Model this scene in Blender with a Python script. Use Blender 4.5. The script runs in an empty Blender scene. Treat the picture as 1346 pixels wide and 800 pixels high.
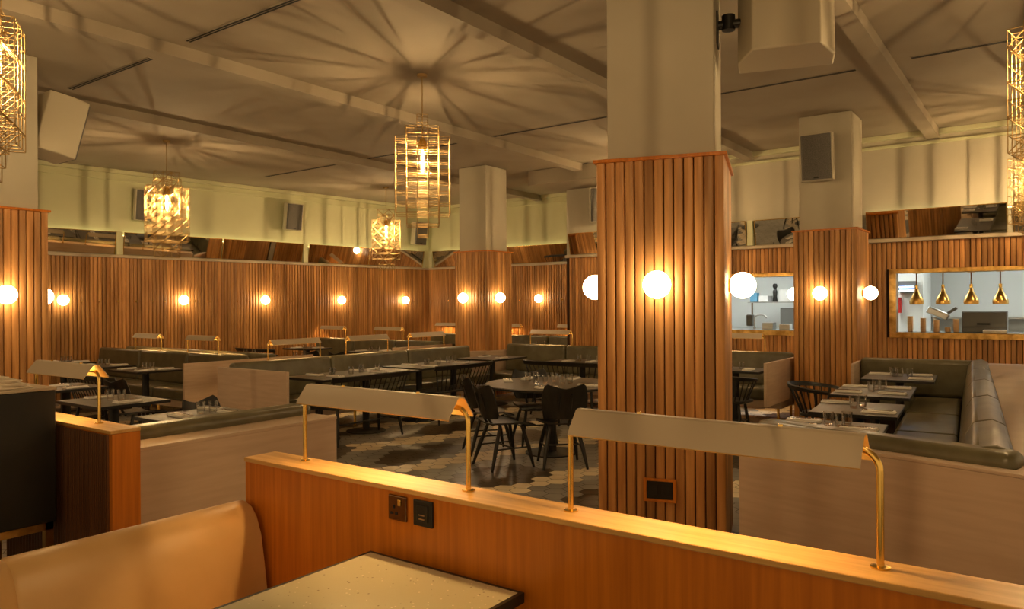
import bpy, bmesh, math, random
from mathutils import Matrix, Vector
random.seed(7)
sc = bpy.context.scene
COL = sc.collection
rad = math.radians

# ------------------------------------------------------------------ camera, world, exposure
# plan coordinates: u runs down the room with the ceiling beams, v runs to the left along the ledges; world = (-v, u, z)
def W(u, v, z=0.0):
    return Vector((-v, u, z))

CAM_H = 1.6
cam_data = bpy.data.cameras.new('camera')
cam_data.sensor_width = 36.0
cam_data.lens = 975.0 / 1346.0 * 36.0
cam_data.clip_start = 0.05
cam = bpy.data.objects.new('camera', cam_data)
COL.objects.link(cam)
cam.matrix_world = (Matrix.Translation((0, 0, CAM_H)) @ Matrix.Rotation(rad(36.0), 4, 'Z')
                    @ Matrix.Rotation(rad(90.0), 4, 'X') @ Matrix.Rotation(rad(-0.35), 4, 'Z'))
sc.camera = cam

world = bpy.data.worlds.new('world')
sc.world = world
world.use_nodes = True
bg = world.node_tree.nodes['Background']
bg.inputs[0].default_value = (1.0, 0.65, 0.30, 1)
bg.inputs[1].default_value = 0.54

sc.view_settings.view_transform = 'Standard'
sc.view_settings.look = 'None'
sc.view_settings.gamma = 1.0
sc.view_settings.exposure = 0.3
sc.view_settings.use_curve_mapping = False
sc.cycles.use_denoising = True
sc.cycles.max_bounces = 8
sc.cycles.diffuse_bounces = 4
sc.cycles.glossy_bounces = 4
sc.cycles.transmission_bounces = 6
sc.cycles.sample_clamp_indirect = 4.0
sc.cycles.caustics_reflective = False
sc.cycles.caustics_refractive = False

WARM = (1.0, 0.66, 0.30)
E_GLOBE = 18.5
E_BULB = 8200.0
E_STRIP = 105.0
E_COVE = 8.0
E_KITCHEN = 34.0

# ------------------------------------------------------------------ materials
def mat(name, color=(0.8, 0.8, 0.8), rough=0.5, metal=0.0, spec=0.5, emit=None, estr=0.0, trans=0.0, ior=1.45, coat=0.0):
    m = bpy.data.materials.new(name)
    m.use_nodes = True
    b = m.node_tree.nodes['Principled BSDF']
    b.inputs['Base Color'].default_value = (*color, 1)
    b.inputs['Roughness'].default_value = rough
    b.inputs['Metallic'].default_value = metal
    b.inputs['Specular IOR Level'].default_value = spec
    b.inputs['IOR'].default_value = ior
    b.inputs['Transmission Weight'].default_value = trans
    b.inputs['Coat Weight'].default_value = coat
    if emit:
        b.inputs['Emission Color'].default_value = (*emit, 1)
        b.inputs['Emission Strength'].default_value = estr
    return m

def nodes(m):
    return m.node_tree.nodes, m.node_tree.links, m.node_tree.nodes['Principled BSDF']

def noise_color(m, c1, c2, scale=(8, 8, 8), detail=4.0, pos=(0.35, 0.65), bump=0.0, coord='Object', tone=False, tone_amt=0.5):
    n, l, b = nodes(m)
    tc = n.new('ShaderNodeTexCoord')
    mp = n.new('ShaderNodeMapping')
    mp.inputs['Scale'].default_value = scale
    l.new(tc.outputs[coord], mp.inputs['Vector'])
    nz = n.new('ShaderNodeTexNoise')
    nz.inputs['Scale'].default_value = 1.0
    nz.inputs['Detail'].default_value = detail
    l.new(mp.outputs[0], nz.inputs['Vector'])
    cr = n.new('ShaderNodeValToRGB')
    cr.color_ramp.elements[0].position = pos[0]
    cr.color_ramp.elements[1].position = pos[1]
    cr.color_ramp.elements[0].color = (*c1, 1)
    cr.color_ramp.elements[1].color = (*c2, 1)
    l.new(nz.outputs['Fac'], cr.inputs['Fac'])
    out = cr.outputs['Color']
    if tone:
        at = n.new('ShaderNodeAttribute')
        at.attribute_name = 'tone'
        mr = n.new('ShaderNodeMapRange')
        mr.inputs['To Min'].default_value = 1.0 - tone_amt
        mr.inputs['To Max'].default_value = 1.0 + tone_amt * 0.55
        l.new(at.outputs['Fac'], mr.inputs['Value'])
        mx = n.new('ShaderNodeMix')
        mx.data_type = 'RGBA'
        mx.blend_type = 'MULTIPLY'
        mx.inputs['Factor'].default_value = 1.0
        l.new(out, mx.inputs['A'])
        l.new(mr.outputs['Result'], mx.inputs['B'])
        out = mx.outputs['Result']
    l.new(out, b.inputs['Base Color'])
    if bump:
        bp = n.new('ShaderNodeBump')
        bp.inputs['Strength'].default_value = bump
        bp.inputs['Distance'].default_value = 0.01
        l.new(nz.outputs['Fac'], bp.inputs['Height'])
        l.new(bp.outputs[0], b.inputs['Normal'])
    return m

M = {}
M['slat'] = noise_color(mat('slatted_timber', rough=0.42), (0.40, 0.175, 0.050), (0.62, 0.308, 0.100), (22, 22, 1.6), 5, tone=True, tone_amt=0.34)
M['slat_back'] = mat('timber_backing', (0.030, 0.011, 0.004), 0.8)
M['veneer'] = noise_color(mat('orange_veneer', rough=0.36, coat=0.15), (0.49, 0.142, 0.007), (0.64, 0.200, 0.013), (45, 45, 1.8), 6)
M['shaded_veneer'] = noise_color(mat('veneer_painted_shaded', rough=0.4), (0.085, 0.032, 0.009), (0.13, 0.05, 0.014), (45, 45, 1.8), 6)  # partition veneer darkened in colour to stand for shade
M['veneer_top'] = noise_color(mat('ledge_veneer', rough=0.4), (0.58, 0.32, 0.090), (0.72, 0.43, 0.145), (3, 40, 40), 6)
M['laminate'] = noise_color(mat('beige_laminate', rough=0.5), (0.52, 0.385, 0.275), (0.58, 0.44, 0.32), (3, 3, 30), 3)
M['olive'] = noise_color(mat('olive_leather', rough=0.31), (0.105, 0.093, 0.052), (0.15, 0.134, 0.078), (6, 6, 6), 4, bump=0.05)
M['tan'] = noise_color(mat('tan_leather', rough=0.42), (0.60, 0.37, 0.15), (0.66, 0.42, 0.18), (5, 5, 5), 3, bump=0.03)
M['black'] = noise_color(mat('black_stained_wood', rough=0.38), (0.010, 0.009, 0.008), (0.018, 0.016, 0.014), (30, 30, 4), 4)
M['table_top'] = noise_color(mat('dark_table_top', rough=0.42), (0.075, 0.063, 0.051), (0.105, 0.089, 0.072), (30, 6, 6), 4)
M['table_edge'] = mat('black_table_edge', (0.012, 0.011, 0.010), 0.4)
M['iron'] = mat('black_iron', (0.012, 0.011, 0.010), 0.45)
M['brass'] = noise_color(mat('brass', rough=0.22, metal=1.0), (0.90, 0.60, 0.16), (0.96, 0.68, 0.22), (12, 12, 12), 3)
M['old_brass'] = noise_color(mat('aged_brass', rough=0.28, metal=1.0), (0.45, 0.26, 0.07), (0.86, 0.56, 0.18), (9, 9, 9), 5)
M['gold_wire'] = mat('gilt_wire', (0.40, 0.27, 0.11), 0.55, 0.75)
M['ceiling'] = noise_color(mat('ceiling_paint', rough=0.85), (0.315, 0.265, 0.20), (0.345, 0.295, 0.225), (1.5, 1.5, 1.5), 3)
M['plaster'] = noise_color(mat('column_paint', rough=0.8), (0.47, 0.43, 0.335), (0.51, 0.465, 0.365), (2, 2, 2), 3)
M['wall_paint'] = noise_color(mat('wall_paint', rough=0.8), (0.58, 0.575, 0.37), (0.62, 0.615, 0.40), (1.5, 1.5, 1.5), 3)
M['mirror'] = mat('mirror_glass', (0.80, 0.78, 0.72), 0.02, 1.0)
M['speaker'] = mat('speaker_cabinet', (0.50, 0.45, 0.34), 0.5)
M['grille'] = noise_color(mat('speaker_grille', rough=0.7), (0.10, 0.095, 0.085), (0.16, 0.15, 0.135), (120, 120, 120), 1)
M['black_plastic'] = mat('black_plastic', (0.012, 0.011, 0.010), 0.4)
M['shade'] = mat('taupe_painted_metal', (0.53, 0.44, 0.325), 0.45)
M['shade_in'] = mat('shade_lining', (0.85, 0.62, 0.25), 0.3, 0.6)
M['globe'] = mat('opal_globe', (0.9, 0.85, 0.75), 0.3, emit=(1.0, 0.74, 0.42), estr=E_GLOBE)
M['bulb'] = mat('lit_filament', (1, 0.9, 0.7), 0.3, emit=(1.0, 0.66, 0.30), estr=E_BULB)
def glow_glass(name, color, estr, clear):
    m = bpy.data.materials.new(name); m.use_nodes = True
    n, l = m.node_tree.nodes, m.node_tree.links
    n.remove(n['Principled BSDF'])
    t = n.new('ShaderNodeBsdfTransparent'); e = n.new('ShaderNodeEmission'); x = n.new('ShaderNodeMixShader')
    e.inputs['Color'].default_value = (*color, 1); e.inputs['Strength'].default_value = estr
    x.inputs['Fac'].default_value = 1 - clear
    l.new(t.outputs[0], x.inputs[1]); l.new(e.outputs[0], x.inputs[2]); l.new(x.outputs[0], n['Material Output'].inputs['Surface'])
    return m
M['envelope'] = glow_glass('glowing_bulb_glass', (1.0, 0.70, 0.34), 6.0, 0.75)
M['strip'] = mat('lit_strip', (1, 0.9, 0.7), 0.3, emit=(1.0, 0.60, 0.22), estr=E_STRIP)
M['cove'] = mat('cove_strip', (1, 0.9, 0.6), 0.3, emit=(1.0, 0.82, 0.36), estr=E_COVE)
def thin_glass():
    m = bpy.data.materials.new('clear_glass'); m.use_nodes = True
    n, l = m.node_tree.nodes, m.node_tree.links
    n.remove(n['Principled BSDF'])
    t = n.new('ShaderNodeBsdfTransparent'); g = n.new('ShaderNodeBsdfGlossy'); x = n.new('ShaderNodeMixShader')
    lw = n.new('ShaderNodeLayerWeight'); lw.inputs['Blend'].default_value = 0.35
    t.inputs['Color'].default_value = (0.96, 0.96, 0.95, 1); g.inputs['Roughness'].default_value = 0.06
    l.new(lw.outputs['Facing'], x.inputs['Fac'])
    l.new(t.outputs[0], x.inputs[1]); l.new(g.outputs[0], x.inputs[2]); l.new(x.outputs[0], n['Material Output'].inputs['Surface'])
    return m
M['glass'] = thin_glass()
M['napkin'] = noise_color(mat('napkin_cotton', rough=0.85), (0.84, 0.80, 0.74), (0.92, 0.89, 0.83), (40, 40, 40), 3, bump=0.1)
M['steel'] = mat('cutlery_steel', (0.62, 0.58, 0.52), 0.22, 1.0)
M['dark_steel'] = mat('dark_cutlery', (0.10, 0.085, 0.07), 0.3, 0.7)
M['paper'] = mat('menu_paper', (0.86, 0.77, 0.63), 0.8)
M['host'] = noise_color(mat('black_host_stand', rough=0.42), (0.010, 0.010, 0.009), (0.016, 0.015, 0.014), (4, 4, 4), 3)
M['white_k'] = mat('kitchen_white', (0.72, 0.76, 0.74), 0.5)
M['kfloor'] = mat('kitchen_floor', (0.25, 0.24, 0.22), 0.6)
M['stainless'] = noise_color(mat('stainless_steel', rough=0.35, metal=1.0), (0.42, 0.44, 0.43), (0.54, 0.56, 0.55), (4, 4, 40), 3)
M['grey_box'] = mat('grey_enamel', (0.14, 0.145, 0.135), 0.45)
M['white_box'] = mat('white_plastic', (0.75, 0.77, 0.75), 0.45)
M['blue'] = mat('blue_card', (0.12, 0.33, 0.50), 0.6)
M['red'] = mat('red_enamel', (0.45, 0.02, 0.015), 0.4)
M['blue_tube'] = mat('blue_tube', (0.5, 0.6, 1.0), 0.4, emit=(0.45, 0.62, 1.0), estr=4.0)
M['cup'] = noise_color(mat('paper_cup', rough=0.7), (0.80, 0.56, 0.30), (0.92, 0.74, 0.50), (4, 4, 160), 2)
M['tray'] = mat('pale_tray', (0.72, 0.64, 0.52), 0.6)
M['k_light'] = mat('kitchen_lamp', (1, 1, 1), 0.4, emit=(1.0, 1.0, 0.93), estr=E_KITCHEN)
M['bronze'] = mat('bronze_socket', (0.20, 0.115, 0.065), 0.16, 1.0)
M['vent'] = mat('vent_dark', (0.01, 0.01, 0.01), 0.8)
M['tile_beige'] = noise_color(mat('beige_tile', rough=0.38), (0.74, 0.62, 0.43), (0.84, 0.71, 0.50), (3, 3, 3), 4)
M['tile_grey'] = noise_color(mat('grey_tile', rough=0.33), (0.24, 0.23, 0.205), (0.33, 0.315, 0.285), (2.5, 2.5, 2.5), 4)
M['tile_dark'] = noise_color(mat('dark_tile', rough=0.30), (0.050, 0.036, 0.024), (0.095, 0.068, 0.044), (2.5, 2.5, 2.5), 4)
M['grout'] = mat('grout', (0.10, 0.09, 0.075), 0.85)

def terrazzo():
    m = mat('cream_terrazzo', rough=0.3)
    n, l, b = nodes(m)
    tc = n.new('ShaderNodeTexCoord')
    vo = n.new('ShaderNodeTexVoronoi')
    vo.inputs['Scale'].default_value = 70.0
    l.new(tc.outputs['Object'], vo.inputs['Vector'])
    sep = n.new('ShaderNodeSeparateColor')
    l.new(vo.outputs['Color'], sep.inputs[0])
    lt = n.new('ShaderNodeMath'); lt.operation = 'LESS_THAN'; lt.inputs[1].default_value = 0.22
    l.new(vo.outputs['Distance'], lt.inputs[0])
    gt = n.new('ShaderNodeMath'); gt.operation = 'GREATER_THAN'; gt.inputs[1].default_value = 0.72
    l.new(sep.outputs[0], gt.inputs[0])
    mu = n.new('ShaderNodeMath'); mu.operation = 'MULTIPLY'
    l.new(lt.outputs[0], mu.inputs[0]); l.new(gt.outputs[0], mu.inputs[1])
    cr = n.new('ShaderNodeValToRGB')
    cr.color_ramp.interpolation = 'CONSTANT'
    cr.color_ramp.elements[0].color = (0.22, 0.17, 0.10, 1)
    cr.color_ramp.elements[1].position = 0.5
    cr.color_ramp.elements[1].color = (0.80, 0.72, 0.58, 1)
    l.new(sep.outputs[1], cr.inputs['Fac'])
    mx = n.new('ShaderNodeMix'); mx.data_type = 'RGBA'
    mx.inputs['A'].default_value = (0.54, 0.50, 0.345, 1)
    l.new(mu.outputs[0], mx.inputs['Factor'])
    l.new(cr.outputs['Color'], mx.inputs['B'])
    l.new(mx.outputs['Result'], b.inputs['Base Color'])
    return m
M['terrazzo'] = terrazzo()

# ------------------------------------------------------------------ mesh helpers
class MB:
    """collects shapes for one mesh"""
    def __init__(self):
        self.v = []; self.f = []; self.m = []; self.t = []

    def add(self, verts, faces, mi=0, tone=0.5):
        o = len(self.v)
        self.v += [tuple(p) for p in verts]
        self.f += [tuple(i + o for i in q) for q in faces]
        self.m += [mi] * len(faces)
        self.t += [tone] * len(faces)
        return self

    def box(self, x0, x1, y0, y1, z0, z1, mi=0, T=None, tone=0.5):
        if x0 > x1: x0, x1 = x1, x0
        if y0 > y1: y0, y1 = y1, y0
        p = [Vector(q) for q in ((x0, y0, z0), (x1, y0, z0), (x1, y1, z0), (x0, y1, z0), (x0, y0, z1), (x1, y0, z1), (x1, y1, z1), (x0, y1, z1))]
        if T is not None: p = [T @ q for q in p]
        return self.add(p, [(0, 3, 2, 1), (4, 5, 6, 7), (0, 1, 5, 4), (1, 2, 6, 5), (2, 3, 7, 6), (3, 0, 4, 7)], mi, tone)

    def ubox(self, u0, u1, v0, v1, z0, z1, mi=0):
        return self.box(-v0, -v1, u0, u1, z0, z1, mi)

    def prism(self, poly, z0, z1, T=None, mi=0, tone=0.5):
        n = len(poly)
        p = [Vector((x, y, z0)) for x, y in poly] + [Vector((x, y, z1)) for x, y in poly]
        if T is not None: p = [T @ q for q in p]
        f = [tuple(range(n - 1, -1, -1)), tuple(range(n, 2 * n))]
        f += [(i, (i + 1) % n, n + (i + 1) % n, n + i) for i in range(n)]
        return self.add(p, f, mi, tone)

    def tube(self, pts, r, n=8, mi=0, caps=True, up=None):
        pts = [Vector(p) for p in pts]
        rs = r if isinstance(r, (list, tuple)) else [r] * len(pts)
        d0 = (pts[1] - pts[0]).normalized()
        a = up if up is not None else (Vector((0, 0, 1)) if abs(d0.z) < 0.9 else Vector((1, 0, 0)))
        x = d0.cross(a).normalized()
        vs = []
        for i, p in enumerate(pts):
            d = (pts[min(i + 1, len(pts) - 1)] - pts[max(i - 1, 0)]).normalized()
            x = (x - d * x.dot(d)).normalized()
            y = d.cross(x)
            for k in range(n):
                t = 2 * math.pi * k / n
                vs.append(p + (x * math.cos(t) + y * math.sin(t)) * rs[i])
        fs = []
        for i in range(len(pts) - 1):
            for k in range(n):
                k2 = (k + 1) % n
                fs.append((i * n + k, i * n + k2, (i + 1) * n + k2, (i + 1) * n + k))
        if caps:
            fs.append(tuple(range(n - 1, -1, -1)))
            fs.append(tuple((len(pts) - 1) * n + k for k in range(n)))
        return self.add(vs, fs, mi)

    def lathe(self, prof, n=24, c=(0, 0, 0), mi=0, T=None):
        vs = []; fs = []
        for r, z in prof:
            for k in range(n):
                t = 2 * math.pi * k / n
                vs.append(Vector((c[0] + r * math.cos(t), c[1] + r * math.sin(t), c[2] + z)))
        for i in range(len(prof) - 1):
            for k in range(n):
                k2 = (k + 1) % n
                fs.append((i * n + k, i * n + k2, (i + 1) * n + k2, (i + 1) * n + k))
        if prof[0][0] > 1e-5: fs.append(tuple(range(n - 1, -1, -1)))
        if prof[-1][0] > 1e-5: fs.append(tuple((len(prof) - 1) * n + k for k in range(n)))
        if T is not None: vs = [T @ q for q in vs]
        return self.add(vs, fs, mi)

    def sphere(self, c, r, n=24, m=14, mi=0):
        prof = [(max(1e-6, r * math.sin(math.pi * i / m)), -r * math.cos(math.pi * i / m)) for i in range(m + 1)]
        return self.lathe(prof, n, c, mi)

    def build(self, name, mats, parent=None, smooth=True, bevel=0.0, seg=3, tone=False, angle=38, world=False):
        me = bpy.data.meshes.new(name)
        me.from_pydata(self.v, [], self.f)
        if not isinstance(mats, (list, tuple)): mats = [mats]
        for m in mats: me.materials.append(m)
        if len(mats) > 1:
            me.polygons.foreach_set('material_index', self.m)
        if tone:
            a = me.attributes.new('tone', 'FLOAT', 'FACE')
            a.data.foreach_set('value', self.t)
        bm = bmesh.new(); bm.from_mesh(me)
        bmesh.ops.remove_doubles(bm, verts=bm.verts, dist=1e-6)
        bmesh.ops.recalc_face_normals(bm, faces=bm.faces)
        bm.to_mesh(me); bm.free()
        if smooth:
            me.shade_smooth()
            me.set_sharp_from_angle(angle=rad(angle))
        o = bpy.data.objects.new(name, me)
        COL.objects.link(o)
        if parent is not None:
            o.parent = parent
            if world:      # the shapes were given in world coordinates
                o.matrix_parent_inverse = parent_matrix(parent).inverted()
        if bevel:
            md = o.modifiers.new('bevel', 'BEVEL')
            md.width = bevel; md.segments = seg; md.limit_method = 'ANGLE'; md.angle_limit = rad(40)
        return o

def parent_matrix(o):
    m = Matrix.Translation(o.location) @ o.rotation_euler.to_matrix().to_4x4()
    if o.parent is not None:
        m = parent_matrix(o.parent) @ o.matrix_parent_inverse @ m
    return m

def thing(name, label, cat, loc=(0, 0, 0), rz=0.0, group=None):
    o = bpy.data.objects.new(name, None)
    o.empty_display_size = 0.1
    COL.objects.link(o)
    o.location = loc
    o.rotation_euler = (0, 0, rz)
    o['label'] = label; o['category'] = cat
    if group: o['group'] = group
    return o

def tag(o, label, cat, group=None):
    o['label'] = label; o['category'] = cat
    if group: o['group'] = group
    return o

def structure(o):
    o['kind'] = 'structure'
    return o

def dup(root, loc, rz, label, group=None):
    r = root.copy(); COL.objects.link(r)
    r.location = loc; r.rotation_euler = (0, 0, rz)
    r['label'] = label
    if group: r['group'] = group
    elif 'group' in r.keys(): del r['group']
    for ch in list(root.children):
        c = ch.copy(); COL.objects.link(c); c.parent = r
        for g in list(ch.children):
            d = g.copy(); COL.objects.link(d); d.parent = c
    return r

# ------------------------------------------------------------------ the room
H = 4.05            # ceiling
Z_SLAT = 2.48       # top of the slatted walls
def vleft(u):       # the left wall drifts inwards a little
    return 13.647 - (u - 5.568) * 0.1096
U_FAR = 13.95; U_RIGHT = 12.12; V_STEP = 7.50

mb = MB(); mb.ubox(-3, 17.5, -7, 15.5, -0.15, -0.004)
structure(mb.build('floor', M['grout'], smooth=False))

def floor_kind(u, v):
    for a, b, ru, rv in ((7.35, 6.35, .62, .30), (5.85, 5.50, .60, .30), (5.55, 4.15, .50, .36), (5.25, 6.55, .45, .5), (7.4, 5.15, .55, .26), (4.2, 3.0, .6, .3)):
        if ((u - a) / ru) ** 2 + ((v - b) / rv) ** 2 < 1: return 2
    ph = (v + .30 * (u - 5.55) - 3.76) / 1.3
    fr = ph - math.floor(ph)
    if fr < .15 or fr > .85: return 0
    if u > 8.2 or v > 7 or v < 3.2:
        w = (u - .25 * v + 1.7 * math.floor(ph)) / 2.4
        if w - math.floor(w) < .35: return 2
    return 1
mb = MB()
s = 0.10
dx = s * math.sqrt(3); dy = 1.5 * s
j = 0
y = 1.9
while y < 13.0:
    x = -13.4 + (dx / 2 if j % 2 else 0)
    while x < 0.6:
        pts = []
        for k in range(6):
            a = rad(60 * k + 30)
            pts.append((x + (s - .003) * math.cos(a), y + (s - .003) * math.sin(a), 0.0))
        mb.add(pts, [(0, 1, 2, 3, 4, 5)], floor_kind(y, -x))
        x += dx
    y += dy; j += 1
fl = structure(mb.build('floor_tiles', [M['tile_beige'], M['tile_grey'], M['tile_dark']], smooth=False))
fl.name = 'floor.001'

mb = MB(); mb.ubox(-3, 14.3, -6.5, 15.0, H, H + .15)
structure(mb.build('ceiling', M['ceiling'], smooth=False))
for i, v0 in enumerate((1.27, 3.90, 6.60, 9.25)):
    mb = MB(); mb.ubox(-2.5, 13.9 if v0 > 7.5 else 12.1, v0, v0 + .16, H - .12, H + .01)
    structure(mb.build('trim_%d' % (i + 1), M['ceiling'], smooth=False))

class Seg:
    """a straight piece of wall from plan point A to B, inside on the left hand"""
    def __init__(self, A, B):
        self.a = W(*A); self.b = W(*B)
        self.d = (self.b - self.a); self.L = self.d.length; self.d.normalize()
        self.n = Vector((-self.d.y, self.d.x, 0))
        self.T = Matrix(((self.d.x, self.n.x, 0, self.a.x), (self.d.y, self.n.y, 0, self.a.y), (0, 0, 1, 0), (0, 0, 0, 1)))
    def p(self, t, off, z):
        return self.a + self.d * t + self.n * off + Vector((0, 0, z))
    def rz(self):            # rotation that brings local +y onto the inward normal
        return math.atan2(self.n.y, self.n.x) - math.pi / 2
    def t_of(self, u=None, v=None):
        if u is not None: return (u - self.a.y) / self.d.y
        return (-v - self.a.x) / self.d.x

def slats(mb, seg, t0, t1, z0, z1, holes=(), pitch=0.066, phase=0.0):
    t = t0 + phase
    while t + pitch <= t1 + 1e-4:
        tone = random.random()
        spans = [(z0, z1)]
        for h0, h1, hz0, hz1 in holes:
            if t + pitch > h0 and t < h1:
                spans = [(z0, hz0), (hz1, z1)]
        prof = [(.0036, .004), (.0036, .018), (.008, .0240), (.019, .0278), (.032, .0290), (.045, .0278), (.056, .0240), (.0604, .018), (.0604, .004)]
        prof = [(a * pitch / .064, b) for a, b in prof]
        for a, b in spans:
            mb.prism([(t + px, py) for px, py in prof], a, b, T=seg.T, tone=tone)
        t += pitch

def wall(name, seg, z0, z1, m, holes=(), thick=.14, back=True):
    mb = MB()
    if not holes:
        mb.box(0, seg.L, -thick, 0, z0, z1, T=seg.T)
    else:
        hs = sorted(holes)
        t = 0
        for h0, h1, hz0, hz1 in hs:
            mb.box(t, h0, -thick, 0, z0, z1, T=seg.T)
            mb.box(h0, h1, -thick, 0, z0, hz0, T=seg.T)
            mb.box(h0, h1, -thick, 0, hz1, z1, T=seg.T)
            t = h1
        mb.box(t, seg.L, -thick, 0, z0, z1, T=seg.T)
    return structure(mb.build(name, m, smooth=False))

segL = Seg((U_FAR, vleft(U_FAR)), (1.0, vleft(1.0)))
segB = Seg((U_FAR, V_STEP), (U_FAR, vleft(U_FAR)))
segS = Seg((U_RIGHT + .145, V_STEP), (U_FAR, V_STEP))
segR = Seg((U_RIGHT, -2.2), (U_RIGHT, V_STEP))
# inside must lie on the left hand of A->B; flip where it does not
def inward(seg, q):
    w = W(*q)
    if (w - seg.a).dot(seg.n) < 0:
        return Seg((seg.b.y, -seg.b.x), (seg.a.y, -seg.a.x))
    return seg
segL = inward(segL, (6, 6)); segB = inward(segB, (6, 9)); segS = inward(segS, (13, 10)); segR = inward(segR, (6, 2))

def tR(v): return segR.t_of(v=v)
def hole(v0, v1, z0, z1):
    a, b = sorted((tR(v0), tR(v1)))
    return (a, b, z0, z1)
PASS = [hole(2.95, 5.05, 1.16, 2.02), hole(-1.9, 1.83, 1.16, 2.02)]
for name, seg, holes in (('wall_left', segL, ()), ('wall_back', segB, ()), ('wall_return', segS, ()), ('wall_right', segR, PASS)):
    w = wall(name, seg, 0, H, M['wall_paint'] if name != 'wall_right' else M['plaster'], holes)
    mb = MB(); 
    big = [(a - .10, b + .10, c - .08, d + .06) for a, b, c, d in holes]
    slats(mb, seg, 0.0, seg.L, 0.0, Z_SLAT, big)
    mb.build('timber_cladding', M['slat'], w, tone=True, world=True, angle=30)
    mb = MB()
    if not holes:
        mb.box(0, seg.L, 0.0005, .005, 0, Z_SLAT, T=seg.T)
    else:
        t = 0
        for h0, h1, a, b in sorted(holes):
            mb.box(t, h0, .0005, .005, 0, Z_SLAT, T=seg.T)
            mb.box(h0, h1, .0005, .005, 0, a, T=seg.T); mb.box(h0, h1, .0005, .005, b, Z_SLAT, T=seg.T)
            t = h1
        mb.box(t, seg.L, .0005, .005, 0, Z_SLAT, T=seg.T)
    mb.build('timber_backing', M['slat_back'], w, smooth=False, world=True)
    mb = MB()
    mb.box(0, seg.L, 0, .075, Z_SLAT + .001, Z_SLAT + .05, T=seg.T)
    mb.build('mirror_ledge', M['shade'], w, smooth=False, bevel=.004, world=True)
    mb = MB()
    mb.box(0, seg.L, 0, .05, 3.86, 3.90, T=seg.T)
    mb.box(0, seg.L, 0, .10, H - .07, H - .001, T=seg.T)
    mb.build('cornice', M['wall_paint'], w, smooth=False, bevel=.006, world=True)

# tilted mirrors above the slats
def mirror(seg, t0, t1, label, z0=Z_SLAT + .055, h=.40, tilt=.085):
    if t0 > t1: t0, t1 = t1, t0
    c = seg.p((t0 + t1) / 2, 0, 0)
    r = thing('mirror_panel', label, 'mirror', (c.x, c.y, z0), seg.rz())
    w = (t1 - t0) / 2
    k = tilt / h
    def pane(mb, x0, x1, a, b, th0, th1):
        v = []
        for zz in (a, b):
            yb = .03 + zz * k
            v += [(x0, yb + th0, zz), (x1, yb + th0, zz), (x1, yb + th1, zz), (x0, yb + th1, zz)]
        mb.add(v, [(0, 3, 2, 1), (4, 5, 6, 7), (0, 1, 5, 4), (1, 2, 6, 5), (2, 3, 7, 6), (3, 0, 4, 7)])
    mb = MB(); pane(mb, -w, w, 0, h, -.008, 0); mb.build('mirror_glass', M['mirror'], r, smooth=False)
    mb = MB()
    e = .012
    pane(mb, -w, w, h - e, h, .001, .006); pane(mb, -w, -w + e, 0, h, .001, .006); pane(mb, w - e, w, 0, h, .001, .006)
    mb.build('brass_edge', M['brass'], r, smooth=False)
    return r

def tL(u): return segL.t_of(u=u)
def tB(v): return segB.t_of(v=v)
mirror(segL, tL(5.0), tL(6.55), 'tilted mirror above left wall slats, next to the left column')
mirror(segL, tL(6.68), tL(8.50), 'tilted mirror above the left wall, behind the boxy wire chandelier at left')
mirror(segL, tL(8.52), tL(10.30), 'tilted mirror below the wall speaker in the middle of the left wall')
mirror(segL, tL(10.45), tL(12.05), 'tilted mirror on left wall just left of the far wire chandelier')
mirror(segL, tL(12.07), tL(13.70), 'tilted mirror ending at the far left corner of the room')
mirror(segB, tB(12.50), tB(10.60), 'tilted mirror right of the far corner, running behind the middle column')
mirror(segB, tB(10.55), tB(8.05), 'tilted mirror on the back wall between middle column and right wall')
mirror(segR, tR(7.40), tR(5.60), 'tilted mirror over the slats just left of the nearest column')
mirror(segR, tR(5.4), tR(4.02), 'narrow tilted mirror showing right beside the nearest column')
mirror(segR, tR(3.88), tR(2.30), 'tilted mirror behind the right column above the small kitchen opening')
mirror(segR, tR(2.22), tR(.47), 'long tilted mirror above the large kitchen opening')
mirror(segR, tR(.40), tR(-1.6), 'tilted mirror at the right edge behind the wire chandelier')
# painted posts between mirrors
def post(seg, t, w=.10):
    mb = MB(); mb.box(t - w / 2, t + w / 2, 0, .10, Z_SLAT + .052, Z_SLAT + .46, T=seg.T)
    return mb
n_trim = 5
for seg, t, w in ((segL, tL(6.61), .11), (segL, tL(10.37), .11), (segL, tL(13.80), .16), (segB, tB(12.62), .16), (segR, tR(3.95), .09), (segR, tR(5.5), .09)):
    structure(post(seg, t, w).build('trim_%d' % n_trim, M['wall_paint'], smooth=False, bevel=.005)); n_trim += 1

# cove lights behind the mirrors, washing the wall above
def cove(seg, t0, t1, label):
    if t0 > t1: t0, t1 = t1, t0
    c = seg.p((t0 + t1) / 2, 0, Z_SLAT + .38)
    w = (t1 - t0) / 2
    r = thing('cove_light', label, 'cove light', c, seg.rz())
    mb = MB(); mb.box(-w, w, .002, .045, 0, .015); mb.build('channel', M['shade'], r, smooth=False)
    mb = MB(); mb.box(-w + .01, w - .01, .008, .040, .016, .022); mb.build('light_strip', M['cove'], r, smooth=False)
cove(segL, tL(5.2), tL(13.6), 'long cove light behind the mirrors on the left wall')
cove(segB, tB(12.4), tB(8.2), 'cove light behind the mirrors on the back wall')
cove(segR, tR(2.2), tR(-1.5), 'cove light behind the mirrors over the large kitchen opening')

# bulkhead left of the nearest column
mb = MB(); mb.ubox(11.2, 12.1, 6.05, 7.75, 3.78, H - .01)
structure(mb.build('trim_20', M['ceiling'], smooth=False))

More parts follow.
